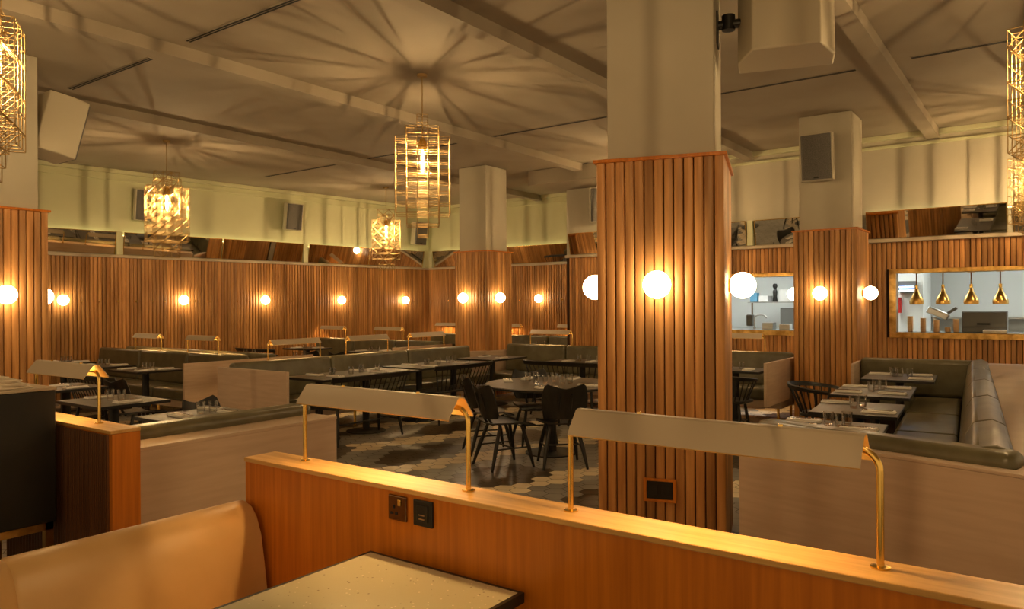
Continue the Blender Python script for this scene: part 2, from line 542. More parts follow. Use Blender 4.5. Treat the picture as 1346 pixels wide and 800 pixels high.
# ------------------------------------------------------------------ columns
def column(label, c, w, d, rz, zt=2.53, inset=.07):
    """c plan centre of the cladding, w across, d deep"""
    p = W(*c)
    r = thing('column', label, 'column', (p.x, p.y, 0), rz)
    mb = MB(); mb.box(-w / 2 + inset, w / 2 - inset, -d / 2 + inset, d / 2 - inset, 0, H - .002)
    mb.build('plaster_shaft', M['plaster'], r, smooth=False, bevel=.008)
    mb = MB()
    n = max(4, round(w / .066)); m = max(4, round(d / .066))
    hw, hd = w / 2 - .034, d / 2 - .034
    for ax, (L, off) in enumerate(((w - .01, hd), (d - .01, hw), (w - .01, hd), (d - .01, hw))):
        T = Matrix.Rotation(rad(90 * ax), 4, 'Z') @ Matrix.Translation((0, -off, 0)) @ Matrix.Rotation(math.pi, 4, 'Z')
        class S: pass
        S.T = T
        k = n if ax % 2 == 0 else m
        slats(mb, S, -L / 2, L / 2, 0, zt, (), L / k)
    mb.build('timber_cladding', M['slat'], r, tone=True, angle=30)
    mb = MB(); mb.box(-hw - .001, hw + .001, -hd - .001, hd + .001, 0, zt - .001)
    mb.build('timber_backing', M['slat_back'], r, smooth=False)
    mb = MB(); mb.box(-w / 2 - .012, w / 2 + .012, -d / 2 - .012, d / 2 + .012, zt + .001, zt + .022)
    mb.build('cap_board', M['veneer'], r, smooth=False, bevel=.003)
    return r

# nearest column: corners at plan (4.306,2.442) and (4.544,1.646)
NL = W(4.306, 2.442); NR = W(4.544, 1.646)
nd = (NR - NL); NW = nd.length; nd.normalize()
nb = Vector((-nd.y, nd.x, 0))
nc = NL + nd * NW / 2 + nb * NW / 2
N_RZ = math.atan2(nd.y, nd.x)
column('nearest slat-clad column, large in the middle with one globe facing the camera', (nc.y, -nc.x), NW, NW, N_RZ)
column('slat-clad column at the left edge of the room beside the host stand', (2.80, 8.375), .85, .85, 0)
column('middle slat-clad column in the far corner of the seating with two globes', (10.555, 8.305), .75, .75, 0)
column('right slat-clad column beside the large kitchen opening', (10.52, 2.37), .79, .78, 0)

# ------------------------------------------------------------------ globe wall lights
def make_globe():
    r = thing('wall_light', '', 'wall light')
    mb = MB(); mb.lathe([(.0001, -.09), (.045, -.09), (.045, -.078), (.018, -.074), (.018, -.06), (.0001, -.06)], 16, T=Matrix.Rotation(rad(-90), 4, 'X'))
    mb.build('back_plate', M['brass'], r)
    mb = MB(); mb.sphere((0, 0, 0), .088, 28, 18); mb.build('globe', M['globe'], r)
    return r
globe0 = make_globe()
gused = [0]
def globe(p, rz, label):
    """p centre; local +y is the direction away from the wall"""
    if not gused[0]:
        gused[0] = 1
        globe0.location = p; globe0.rotation_euler = (0, 0, rz); globe0['label'] = label
        return globe0
    return dup(globe0, p, rz, label)
ZG = 1.72
p = NL + nd * (NW * .50) - nb * .09 + Vector((0, 0, ZG)); globe(p, N_RZ + math.pi, 'largest lit globe, on the front of the nearest column')
p = NL - nd * .10 + nb * .42 + Vector((0, 0, ZG)); globe(p, N_RZ + math.pi / 2, 'lit globe half hidden behind the left side of the nearest column')
p = NR + nd * .085 + nb * .42 + Vector((0, 0, ZG)); globe(p, N_RZ - math.pi / 2, 'lit globe on the right side of the nearest column, before the kitchen opening')
p = W(2.82, 7.86, ZG); globe(p, -math.pi / 2, 'large lit globe on the left column at the picture edge')
p = W(3.31, 8.30, ZG - .01); globe(p, 0, 'sliver of lit globe peeking past the right side of the left column')
for u, lab in ((5.70, 'lit globe on the left wall nearest to the left column'), (7.73, 'second lit globe along the left wall from the left column'),
               (9.40, 'third lit globe along the left wall from the left column'), (11.26, 'fourth lit globe along the left wall, left of the far chandelier'),
               (13.09, 'last lit globe on the left wall before the far corner')):
    globe(segL.p(tL(u), .125, ZG), segL.rz(), lab)
globe(segB.p(tB(9.31), .125, ZG + .01), segB.rz(), 'lit globe on the back wall right of the middle column')
globe(W(10.09, 8.40, ZG), math.pi, 'left lit globe of the pair on the middle column')
globe(W(10.44, 7.84, ZG), -math.pi / 2, 'right lit globe of the pair on the middle column')
globe(W(10.035, 2.40, ZG), math.pi, 'lit globe on the front of the right column')
globe(W(10.48, 1.885, ZG), -math.pi / 2, 'lit globe on the right side of the right column near the kitchen opening')
globe(W(10.52, 2.855, ZG), math.pi / 2, 'lit globe half hidden on the left side of the right column')

# brass coat pegs along the left wall
peg0 = None
def peg(seg, t):
    global peg0
    p = seg.p(t, .034, ZG - .02)
    if peg0 is None:
        mb = MB(); mb.lathe([(.0001, 0), (.007, 0), (.007, .03), (.016, .035), (.016, .043), (.0001, .045)], 10, T=Matrix.Rotation(rad(-90), 4, 'X'))
        peg0 = mb.build('coat_peg', M['brass'])
        tag(peg0, '', 'coat peg')
        o = peg0
    else:
        o = peg0.copy(); COL.objects.link(o)
    o.location = p; o.rotation_euler = (0, 0, seg.rz())
    if seg is segL:
        o['label'] = 'tiny brass coat peg on the slatted left wall at globe height'; o['group'] = 'coat pegs on the left wall'
    else:
        o['label'] = 'tiny brass coat peg on the slatted back wall at globe height'; o['group'] = 'coat pegs on the back wall'
for u in (6.0, 6.28, 6.58, 6.89, 7.18, 7.40, 7.96, 8.25, 8.81, 9.07, 10.02, 10.5, 10.76, 11.04, 11.5, 12.0, 12.27, 12.74, 13.4): peg(segL, tL(u))
for v in (12.55, 12.03, 9.86, 9.67, 8.99, 8.71): peg(segB, tB(v))

# ------------------------------------------------------------------ loudspeakers
def speaker(p, rz, w, d, h, tilt, label, arm=.12):
    """p centre of the back; local +y outwards"""
    r = thing('loudspeaker', label, 'loudspeaker', p, rz)
    R = Matrix.Translation((0, arm, 0)) @ Matrix.Rotation(rad(tilt), 4, 'X')
    mb = MB()
    prof = [(-w / 2, d), (-w / 2 + .0, d * .55), (-w / 2 + w * .16, 0), (w / 2 - w * .16, 0), (w / 2, d * .55), (w / 2, d)]
    mb.prism(prof, -h / 2, h / 2, T=R)
    mb.build('cabinet', M['speaker'], r, bevel=.012)
    mb = MB(); mb.prism([(-w / 2 + .015, d + .001), (w / 2 - .015, d + .001), (w / 2 - .04, d + .025), (-w / 2 + .04, d + .025)], -h / 2 + .015, h / 2 - .015, T=R)
    mb.build('grille', M['grille'], r, smooth=False, bevel=.004)
    mb = MB(); mb.box(-.03, .03, d + .026, d + .03, -h / 2 + .03, -h / 2 + .05, T=R); mb.build('badge', M['black_plastic'], r, smooth=False)
    mb = MB(); mb.box(-.05, .05, 0, .02, -.10, .10); mb.tube([(0, .02, 0), (0, arm + .02, 0)], .022, 10); mb.build('bracket', M['black_plastic'], r)
    return r
p = NR + nb * .22 + nd * .365 + Vector((0, 0, 3.60))
big = speaker(p, N_RZ, .60, .36, .76, -7, 'big pale loudspeaker hung high on the right side of the nearest column', .0)
for o in [c for c in big.children if c.name.startswith('bracket')]: bpy.data.objects.remove(o)
mb = MB()
mb.box(-.445, -.425, .10, .24, -.26, -.04); mb.tube([(-.43, .17, -.12), (-.22, .17, -.12)], .03, 10); mb.tube([(-.36, .17, -.16), (-.36, .17, -.06)], .045, 10)
mb.build('bracket', M['black_plastic'], big)
speaker(W(3.155, 8.32, 3.50), 0, .46, .36, .62, -14, 'pale loudspeaker hung high on the left column', .10)
speaker(W(10.20, 2.42, 3.48), math.pi, .40, .20, .60, -6, 'dark-fronted loudspeaker on the right column', .04)
for u, z, lab in ((7.0, 3.46, 'wall loudspeaker half hidden by the boxy chandelier at left'), (9.98, 3.50, 'wall loudspeaker in the middle of the left wall'), (13.45, 3.38, 'wall loudspeaker in the far left corner below a chandelier')):
    speaker(segL.p(tL(u), 0, z), segL.rz(), .40, .22, .56, -8, lab, .08)
speaker(segR.p(tR(6.75), 0, 3.42), segR.rz() + .5, .40, .22, .62, -8, 'wall loudspeaker just left of the nearest column', .17)

# ------------------------------------------------------------------ ceiling slots
for u, v0, v1, lab in ((3.79, 4.75, 6.44, 'double slot ceiling vent at the top left, the longest and nearest'), (3.83, 7.15, 8.89, 'double slot ceiling vent above the left loudspeaker'),
                       (8.62, 10.03, 12.0, 'slot ceiling vent near the left wall between two chandeliers'), (8.60, 7.26, 9.2, 'slot ceiling vent behind the central chandelier'),
                       (8.58, 4.67, 6.55, 'slot ceiling vent just left of the nearest column'), (8.45, 1.64, 3.30, 'slot ceiling vent in front of the right column'),
                       (8.38, .05, 1.13, 'slot ceiling vent at the top right beside the chandelier')):
    r = thing('ceiling_vent', lab, 'ceiling vent', W(u, (v0 + v1) / 2, H))
    w = (v1 - v0) / 2
    mb = MB(); mb.box(-w, w, -.034, .034, -.006, -.001); mb.build('frame', M['ceiling'], r, smooth=False)
    for s_ in (-.015, .015):
        mb = MB(); mb.box(-w + .01, w - .01, s_ - .0085, s_ + .0085, -.009, -.0065); mb.build('slot', M['vent'], r, smooth=False)

# ------------------------------------------------------------------ wire chandeliers
P_ = .114
def make_chandelier():
    r = thing('chandelier', '', 'chandelier')
    def rows(i, j):
        a, b = abs(i), abs(j)
        if a == 2 and b == 2: return None
        if a == 2 or b == 2: return (2, 9)
        if a == 0 and b == 0: return (0, 11)
        if a + b == 1: return (0, 11) if b == 1 or a == 1 and False else (1, 10)
        return (1, 10)
    cells = {}
    for i in range(-2, 3):
        for j in range(-2, 3):
            q = rows(i, j)
            if q:
                for k in range(*q): cells[(i, j, k)] = 1
    E = set()
    for (i, j, k) in cells:
        for a in (0, 1):
            for b in (0, 1):
                E.add(((i, j + a, k + b), (i + 1, j + a, k + b)))
                E.add(((i + a, j, k + b), (i + a, j + 1, k + b)))
                E.add(((i + a, j + b, k), (i + a, j + b, k + 1)))
        # diagonals on the side faces
        for a in (0, 1):
            if True:
                if (j + k) % 2: E.add(((i + a, j, k), (i + a, j + 1, k + 1)))
                else: E.add(((i + a, j + 1, k), (i + a, j, k + 1)))
    # keep the middle free for the bulb
    def mid(e):
        (x0, y0, z0), (x1, y1, z1) = e
        return 2 <= min(z0, z1) and max(z0, z1) <= 9 and -0.01 <= min(x0, x1) and max(x0, x1) <= 1 and -0.01 <= min(y0, y1) and max(y0, y1) <= 1
    mb = MB()
    for e in E:
        a, b = [Vector(((x - .5) * P_, (y - .5) * P_, z * P_)) for x, y, z in e]
        mb.tube([a, b], .0034, 4, caps=False)
    me = mb
    me.build('wire_cage', M['gold_wire'], r, smooth=False)
    z = 11 * P_
    mb = MB(); mb.tube([(0, 0, 7.9 * P_), (0, 0, H - 2.33)], .006, 8); mb.build('stem', M['gold_wire'], r)
    mb = MB(); mb.lathe([(.0001, 8.0 * P_), (.046, 8.0 * P_), (.046, 8.7 * P_), (.02, 9.2 * P_), (.0001, 9.2 * P_)], 16); mb.build('bulb_holder', M['brass'], r)
    mb = MB(); mb.lathe([(.0001, 5.85 * P_), (.014, 5.9 * P_), (.024, 6.1 * P_), (.024, 7.7 * P_), (.012, 7.99 * P_), (.0001, 7.99 * P_)], 14); bu = mb.build('bulb', M['envelope'], r)
    mb = MB(); mb.tube([(0, 0, 6.1 * P_), (0, 0, 7.9 * P_)], .0042, 4); mb.build('filament', M['bulb'], bu, smooth=False)
    mb = MB(); mb.lathe([(.0001, H - 2.33 - .03), (.05, H - 2.33 - .03), (.055, H - 2.33 - .002), (.0001, H - 2.33 - .002)], 20); mb.build('ceiling_rose', M['gold_wire'], r)
    return r
ch0 = make_chandelier()
for i, (u, v, rz, lab) in enumerate(((5.83, 5.40, 43, 'wire-cage chandelier in the centre, hanging alone in front of the middle column'), (5.87, 10.55, 158, 'boxy wire-cage chandelier hanging before the left wall'),
                                     (10.92, 11.15, 136, 'farthest wire-cage chandelier, small before the far left wall'), (1.80, 5.61, 150, 'nearest wire-cage chandelier cut by the left picture edge'),
                                     (5.89, -.09, 80, 'large wire-cage chandelier cut by the right picture edge'), (11.1, .10, 70, 'wire-cage chandelier hanging behind the one at the right edge'),
                                     (10.92, 5.40, 0, 'wire-cage chandelier hidden behind the nearest column'), (.80, -.09, 0, 'wire-cage chandelier hanging over the foreground table, out of view above'))):
    l = W(u, v, 2.42 if u < 2 else 2.33)
    if i == 0:
        ch0.location = l; ch0.rotation_euler = (0, 0, rad(rz)); ch0['label'] = lab
    else:
        dup(ch0, l, rad(rz), lab)

# ------------------------------------------------------------------ ledge lamps
def ledge_lamp(label, p0, p1, zb, hgt=.31, near=True):
    """two brass posts and a folded shade; p0,p1 plan points of the posts"""
    a = W(*p0, zb); b = W(*p1, zb)
    c = (a + b) / 2; d = b - a; L = d.length; rz = math.atan2(d.y, d.x)
    r = thing('ledge_lamp', label, 'lamp', c, rz)
    n = 12 if near else 8
    h = L / 2
    for s_ in (-1, 1):
        pts = [(s_ * h, 0, .0), (s_ * h, 0, hgt - .085)]
        for k in range(1, 7):
            t = rad(15 * k)
            pts.append((s_ * (h - .05 * (1 - math.cos(t))), 0, hgt - .085 + .05 * math.sin(t)))
        pts.append((s_ * (h - .10), 0, hgt - .035))
        mb = MB(); mb.tube(pts, .0085, n, up=Vector((0, 1, 0))); o = mb.build('post', M['brass'], r)
        mb = MB(); mb.lathe([(.0001, 0), (.022, 0), (.022, .004), (.012, .007), (.0001, .007)], 18, (s_ * h, 0, 0)); mb.build('foot_flange', M['brass'], o)
    # folded shade: rounded inverted V, sheet with real thickness
    out = [(-.066, hgt - .070), (-.060, hgt - .058), (-.018, hgt - .004), (-.010, hgt), (.010, hgt), (.018, hgt - .004), (.060, hgt - .058), (.066, hgt - .070)]
    inn = [(x * .965, z - .0035) for x, z in reversed(out)]
    e = h - .03
    T = Matrix(((0, 0, 1, 0), (1, 0, 0, 0), (0, 1, 0, 0), (0, 0, 0, 1)))
    k = len(out)
    mb = MB()
    v = [T @ Vector((x, z, s_)) for s_ in (-e, e) for x, z in out + inn]
    m = 2 * k
    f = []; mi = []
    for i in range(m):
        i2 = (i + 1) % m
        f.append((i, i2, m + i2, m + i)); mi.append(0 if i < k - 1 else 1)
    for s_ in (0, m):
        for i in range(k - 1):
            f.append((s_ + i, s_ + i + 1, s_ + m - 2 - i, s_ + m - 1 - i)); mi.append(0)
    for q, z_ in zip(f, mi): mb.m.append(z_)
    mb.v = [tuple(q) for q in v]; mb.f = f; mb.t = [.5] * len(f)
    sh = mb.build('shade', [M['shade'], M['shade_in']], r, angle=20)
    if near:
        for s_ in (-.42, .42):
            mb = MB(); mb.lathe([(.0001, 0), (.007, 0), (.006, .005), (.0001, .006)], 10, (s_ * h * 2 * .55, 0, hgt)); mb.build('screw', M['brass'], sh)
    mb = MB(); mb.box(-e + .09, e - .09, -.006, .006, hgt - .022, hgt - .014); mb.build('light_strip', M['strip'], r, smooth=False)
    return r
ledge_lamp('long taupe shade lamp on the front ledge, left of the nearest column', (1.915, 2.42), (1.915, 1.575), .98)
ledge_lamp('long taupe shade lamp on the front ledge crossing the nearest column', (1.905, 1.17), (1.905, .325), .98)
ledge_lamp('taupe shade lamp on the left wooden ledge next to the host stand', (1.905, 4.88), (1.905, 4.11), .98)
ML, KL = 8.22, 6.33
ledge_lamp('shade lamp at the left end of the long olive banquette', (5.92, ML), (6.77, ML), .85, near=False)
ledge_lamp('shade lamp in the middle of the long olive banquette', (7.24, ML), (8.07, ML), .85, near=False)
ledge_lamp('shade lamp at the right end of the long olive banquette', (8.52, ML), (9.37, ML), .85, near=False)
ledge_lamp('shade lamp on the left banquette ledge, the left one of two', (KL, 12.39), (KL, 11.57), .85, near=False)
ledge_lamp('shade lamp on the left banquette ledge, the right one of two', (KL, 10.80), (KL, 9.98), .85, near=False)
ledge_lamp('left of two small shade lamps in the far left seating', (10.73, 13.0), (10.73, 12.19), .85, near=False)
ledge_lamp('right of two small shade lamps in the far left seating', (10.73, 11.31), (10.73, 10.48), .85, near=False)
ledge_lamp('shade lamp on the banquette between middle column and nearest column', (10.73, 7.40), (10.73, 6.54), .85, near=False)
ledge_lamp('shade lamp on the banquette under the small kitchen opening', (10.73, 4.15), (10.73, 3.32), .85, near=False)
ledge_lamp('shade lamp at the far wall left of the middle column', (13.80, 12.38), (13.80, 11.60), .85, near=False)
ledge_lamp('shade lamp at the far wall just right of the middle column', (13.80, 10.55), (13.80, 9.75), .85, near=False)
ledge_lamp('shade lamp at the far wall left of the wall step', (13.80, 8.80), (13.80, 8.0), .85, near=False)

# ------------------------------------------------------------------ front ledge partitions
def partition(label, v0, v1):
    r = thing('ledge_partition', label, 'partition', W(1.89, (v0 + v1) / 2, 0))
    mb = MB(); mb.ubox(1.822, 1.965, v0, v1, 0, .962); mb.build('veneer_panel', M['veneer'], r, smooth=False, bevel=.002, world=True)
    mb = MB(); mb.ubox(1.815, 1.968, v0 - .0, v1, .9625, .980); mb.build('top_ledge', M['veneer_top'], r, smooth=False, bevel=.003, world=True)
    return r
pa = partition('long orange veneer partition across the foreground with lamps on its ledge', -.9, 2.685)
pb = partition('short wooden partition, shade painted into its front, beside the host stand with a lamp on top', 3.80, 5.10)
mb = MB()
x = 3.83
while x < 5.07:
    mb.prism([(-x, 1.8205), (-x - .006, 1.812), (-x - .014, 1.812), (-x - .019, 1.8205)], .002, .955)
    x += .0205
mb.build('fluted_front', M['shaded_veneer'], pb, smooth=False, world=True)  # real flutes; shade beside the host stand is put into their colour

# sockets on the front partition
r = thing('power_socket', 'bronze power socket with three pin holes on the orange partition', 'socket', W(1.8215, 1.807, .908))
mb = MB(); mb.box(-.043, .043, -.009, 0, -.043, .043); mb.build('face_plate', M['bronze'], r, bevel=.006, smooth=False)
mb = MB(); mb.box(.006, .020, -.014, -.0095, .010, .032); mb.build('rocker_switch', M['brass'], r, bevel=.002)
for x, z, w, h in ((-.014, .004, .004, .006), (-.024, -.018, .006, .004), (-.003, -.018, .006, .004)):
    mb = MB(); mb.box(x - w, x + w, -.0105, -.0095, z - h, z + h); mb.build('pin_hole', M['vent'], r, smooth=False)
r = thing('usb_socket', 'black charging socket plate right of the bronze socket', 'socket', W(1.8215, 1.689, .908))
mb = MB(); mb.box(-.043, .043, -.009, 0, -.043, .043); mb.build('face_plate', M['black_plastic'], r, bevel=.003, smooth=False)
mb = MB(); mb.box(-.025, .025, -.013, -.0095, -.027, .027); mb.build('insert', M['black_plastic'], r, bevel=.002)
for z in (-.004, -.017):
    mb = MB(); mb.box(-.013, .013, -.0145, -.0135, z - .002, z + .002); mb.build('port', M['steel'], r, smooth=False)
# socket in the nearest column
p = NL + nd * (NW * .50) - nb * .004 + Vector((0, 0, .40))
r = thing('wall_socket', 'black double socket in a timber frame low on the nearest column', 'socket', p, N_RZ)
mb = MB()
for a in ((-.105, .105, .058, .075), (-.105, .105, -.075, -.058), (-.105, -.085, -.058, .058), (.085, .105, -.058, .058)):
    mb.box(a[0], a[1], -.012, .0, a[2], a[3])
mb.build('timber_frame', M['veneer'], r, smooth=False)
mb = MB(); mb.box(-.084, .084, -.006, .0, -.057, .057); mb.build('face_plate', M['black_plastic'], r, smooth=False, bevel=.002)
for x in (-.04, .04):
    mb = MB(); mb.box(x - .028, x + .028, -.009, -.0065, -.03, .03); mb.build('outlet', M['host'], r, smooth=False, bevel=.002)

# ------------------------------------------------------------------ banquettes
def cushion(name, parent, m, x0, x1, y0, y1, z0, z1, T=None, bev=.045):
    mb = MB(); mb.box(x0, x1, y0, y1, z0, z1, T=T)
    return mb.build(name, m, parent, bevel=bev, seg=4)

def banquette(label, origin, face, L, nb_=3, zt=.905, shelf=.16, ends=(True, False), panel=True, seat=True, end_depth=.74):
    """local x along the length, y towards the sitter"""
    rz = {'+u': 0.0, '-u': math.pi, '-v': -math.pi / 2, '+v': math.pi / 2}[face]
    p = W(*origin)
    r = thing('banquette', label, 'banquette', (p.x, p.y, 0), rz)
    if panel:
        mb = MB(); mb.box(0, L, -shelf, -.002, .0 if shelf > .2 else .18, .83); mb.build('back_panel', M['laminate'], r, smooth=False, bevel=.003)
        mb = MB(); mb.box(0, L, -shelf - .004, .0, .8305, .85); mb.build('shelf', M['laminate'], r, smooth=False, bevel=.003)
    g = .004
    w = L / nb_
    Tb = Matrix.Translation((0, .0, .45)) @ Matrix.Rotation(rad(6), 4, 'X') @ Matrix.Translation((0, 0, -.45))
    for i in range(nb_):
        cushion('back_cushion', r, M['olive'], i * w + g, (i + 1) * w - g, .03, .17, .42, zt, T=Tb)
        if seat: cushion('seat_cushion', r, M['olive'], i * w + g, (i + 1) * w - g, .16, .66, .30, .46)
    mb = MB(); mb.box(.02, L - .02, .0, .60, .20, .299); mb.build('seat_base', M['laminate'], r, smooth=False, bevel=.004)
    for e, x in zip(ends, (-.022, L + .022)):
        if e:
            mb = MB(); mb.box(x - .02, x + .02, -shelf, end_depth, .32, .86); mb.build('end_panel', M['laminate'], r, smooth=False, bevel=.003)
    k = max(2, int(L / 1.3) + 1)
    for i in range(k):
        for y in (-.05 if shelf < .2 else .05, .55):
            x = .08 + (L - .16) * i / (k - 1)
            mb = MB(); mb.tube([(x, y, 0), (x, y, .20)], .018, 8); mb.build('leg', M['brass'], r)
    return r

banquette('long olive banquette with lamps on its back, left of the middle column', (9.75, 8.08), '-v', 4.5, 3, ends=(False, True), end_depth=1.18)
banquette('olive banquette on the left with two lamps behind, facing the camera', (6.20, 9.02), '-u', 4.1, 3, ends=(False, False))
banquette('olive banquette back to back with the left one, facing the far wall', (6.52, 13.1), '+u', 4.1, 3, ends=(False, False), panel=False)
r = thing('screen_panel', 'wide pale beige end panel of the left banquettes on brass feet', 'panel', W(5.9, 8.97, 0))
mb = MB(); mb.ubox(5.20, 7.25, 8.955, 8.995, .33, .87); mb.build('board', M['laminate'], r, smooth=False, bevel=.003, world=True)
for u in (5.30, 6.2, 7.1):
    mb = MB(); mb.ubox(u - .02, u + .02, 8.958, 8.992, 0, .3295); mb.build('foot', M['brass'], r, smooth=False, world=True, bevel=.004)
banquette('small far olive banquette in the far left seating, with two lamps', (10.60, 9.27), '-u', 3.6, 3, ends=(True, False), end_depth=1.4)
banquette('olive banquette between the middle column and the nearest column', (10.60, 5.30), '-u', 2.45, 2, ends=(True, False))
banquette('short olive banquette under the small kitchen opening', (10.60, 2.86), '-u', 1.6, 1, ends=(True, False), end_depth=1.42)
banquette('farthest olive banquette against the back wall', (13.70, 7.75), '-u', 4.6, 4, ends=(False, False), shelf=.15)
banquette('low-backed olive banquette facing away behind the front partition, at left', (2.02, 4.17), '+v', 1.345, 1, ends=(False, False), shelf=.25, zt=.915)

# corner panels where the long banquette meets the next one
r = thing('seating_corner', 'pale beige panel filling the seating corner at the middle column', 'panel', W(9.9, 7.85))
mb = MB(); mb.prism([(-8.26, 9.78), (-8.20, 9.78), (-7.91, 10.10), (-7.775, 10.50), (-7.775, 10.62), (-7.81, 10.62), (-7.92, 10.165), (-7.98, 10.165), (-8.26, 9.82)], .2, .80); mb.build('board', M['laminate'], r, smooth=False, world=True)
mb = MB(); mb.prism([(-7.95, 9.80), (-7.80, 9.80), (-7.80, 10.0), (-7.80, 10.35), (-7.85, 10.10)], .22, .45); mb.build('corner_seat', M['olive'], r, world=True, bevel=.03)

# right hand booth
def right_booth():
    al = rad(4.3)
    O = (3.98, .125)
    r = thing('corner_booth', 'large olive leather corner booth with wide beige surround at right', 'booth', W(6.5, .6, 0))
    # frame: x' along the side, y' to the left (towards the tables)
    ca, sa = math.cos(al), math.sin(al)
    def q(x, y, z):
        return W(O[0] + x * ca - y * sa, O[1] + x * sa + y * ca, z)
    def bx(mb, x0, x1, y0, y1, z0, z1, k=0.0):
        v = [q(x, y, z) for z in (z0, z1) for x, y in ((x0, y0), (x1, y0), (x1, y1), (x0, y1))]
        mb.add(v, [(0, 3, 2, 1), (4, 5, 6, 7), (0, 1, 5, 4), (1, 2, 6, 5), (2, 3, 7, 6), (3, 0, 4, 7)])
    # front panel, from pixel-free plan points
    F = [(3.346, -1.90), (4.27, 1.475)]
    fd = Vector((F[1][0] - F[0][0], F[1][1] - F[0][1])); fl_ = fd.length; fd.normalize()
    fn = Vector((fd.y, -fd.x))          # towards larger u
    def fq(t, s_, z): return W(F[0][0] + fd.x * t + fn.x * s_, F[0][1] + fd.y * t + fn.y * s_, z)
    def fb(mb, t0, t1, s0, s1, z0, z1):
        v = [fq(t, s_, z) for z in (z0, z1) for t, s_ in ((t0, s0), (t1, s0), (t1, s1), (t0, s1))]
        mb.add(v, [(0, 3, 2, 1), (4, 5, 6, 7), (0, 1, 5, 4), (1, 2, 6, 5), (2, 3, 7, 6), (3, 0, 4, 7)])
    t_c = (.125 - F[0][1]) / fd.y       # where the side cushion meets
    mb = MB(); fb(mb, 0, fl_, 0, .078, 0, .832); fb(mb, 0, t_c + .03, .0785, 1.2, 0, .8315); mb.build('front_panel', M['laminate'], r, smooth=False, bevel=.003, world=True)
    mb = MB(); fb(mb, 0, fl_, -.003, .080, .8325, .85); fb(mb, 0, t_c + .03, .0805, 1.2, .833, .8492); mb.build('front_shelf', M['laminate'], r, smooth=False, bevel=.003, world=True)
    mb = MB(); bx(mb, .10, 6.75, -1.3, -.012, 0, .832); mb.build('side_ledge', M['laminate'], r, smooth=False, bevel=.003, world=True)
    mb = MB(); bx(mb, .10, 6.75, -1.3, -.008, .8325, .85); mb.build('side_shelf', M['laminate'], r, smooth=False, bevel=.003, world=True)
    mb = MB(); fb(mb, t_c + .035, fl_ - .03, .085, .27, .44, .915); mb.build('front_back_cushion', M['olive'], r, bevel=.05, seg=4, world=True)
    mb = MB(); fb(mb, t_c + .45, fl_ - .03, .275, .78, .30, .46); mb.build('front_seat_cushion', M['olive'], r, bevel=.045, seg=4, world=True)
    xs = [.02, 1.05, 2.35, 3.65, 4.95, 6.30]
    for a, b in zip(xs, xs[1:]):
        v = []
        a1 = a + (.12 if a == xs[0] else .006); b1 = b - .006
        for x in (a1, b1):
            v += [q(x, .0, .44), q(x, .26, .44), q(x, .20, .84), q(x, .16, .91), q(x, .07, .93), q(x, .0, .90)]
        mb = MB(); mb.add(v, [(5, 4, 3, 2, 1, 0), (6, 7, 8, 9, 10, 11)] + [(i, (i + 1) % 6, 6 + (i + 1) % 6, 6 + i) for i in range(6)])
        mb.build('side_back_cushion', M['olive'], r, bevel=.02, seg=3, world=True)
    xs = [.85, 2.15, 3.45, 4.75, 6.25]
    for a, b in zip(xs, xs[1:]):
        mb = MB(); bx(mb, a + .004, b - .004, .265, .76, .30, .46); mb.build('side_seat_cushion', M['olive'], r, bevel=.04, seg=4, world=True)
    mb = MB(); bx(mb, .45, 6.3, .0, .68, .0, .299); mb.build('seat_base', M['slat_back'], r, smooth=False, world=True)
    # far side
    mb = MB(); bx(mb, 6.32, 6.48, .0, 1.36, .44, .90); mb.build('far_back_cushion', M['olive'], r, bevel=.05, seg=4, world=True)
    mb = MB(); bx(mb, 5.80, 6.315, .745, 1.36, .30, .46); mb.build('far_seat_cushion', M['olive'], r, bevel=.045, seg=4, world=True)
    mb = MB(); bx(mb, 5.9, 6.6, .69, 1.36, .0, .299); mb.build('far_seat_base', M['slat_back'], r, smooth=False, world=True)
    mb = MB(); bx(mb, 6.485, 6.6, -.01, 1.36, 0, .85); mb.build('far_panel', M['laminate'], r, smooth=False, world=True)
    mb = MB(); bx(mb, 5.78, 6.6, 1.365, 1.40, .1, .86); mb.build('end_panel', M['laminate'], r, smooth=False, bevel=.003, world=True)
    return q
rq = right_booth()

# tan banquette in the foreground
r = thing('tan_banquette', 'tan leather banquette in the left foreground against the orange partition', 'banquette', W(.7, 2.5, 0))
def tan_seg(u0, u1):
    # rounded back profile (v, z)
    pr = [(2.50, .44), (2.515, .55), (2.545, .70), (2.575, .765), (2.61, .80), (2.655, .815), (2.70, .805), (2.73, .775), (2.745, .72), (2.75, .44)]
    n = len(pr)
    v = []
    us = [u0, u0 + .012, u1 - .012, u1]
    ks = [.94, 1, 1, .94]
    for uu, k in zip(us, ks):
        for a, z in pr:
            aa = 2.625 + (a - 2.625) * k; zz = .44 + (z - .44) * (1 - (1 - k) * .35)
            v.append(W(uu, aa, zz))
    f = [tuple(range(n)), tuple(3 * n + i for i in range(n - 1, -1, -1))]
    for s_ in range(3):
        for i in range(n):
            i2 = (i + 1) % n
            f.append((s_ * n + i, s_ * n + i2, (s_ + 1) * n + i2, (s_ + 1) * n + i))
    mb = MB(); mb.add(v, f)
    return mb.build('back_cushion', M['tan'], r, world=True, angle=50)
for a, b in ((-.9, .02), (.02, .94), (.94, 1.80)): tan_seg(a, b)
for a, b in ((-.9, .02), (.02, .94), (.94, 1.80)):
    mb = MB(); mb.ubox(a + .003, b - .003, 1.98, 2.495, .30, .46); mb.build('seat_cushion', M['tan'], r, bevel=.04, seg=4, world=True)
mb = MB(); mb.ubox(-.9, 1.80, 2.05, 2.75, .0, .299); mb.build('base', M['veneer'], r, smooth=False, world=True)
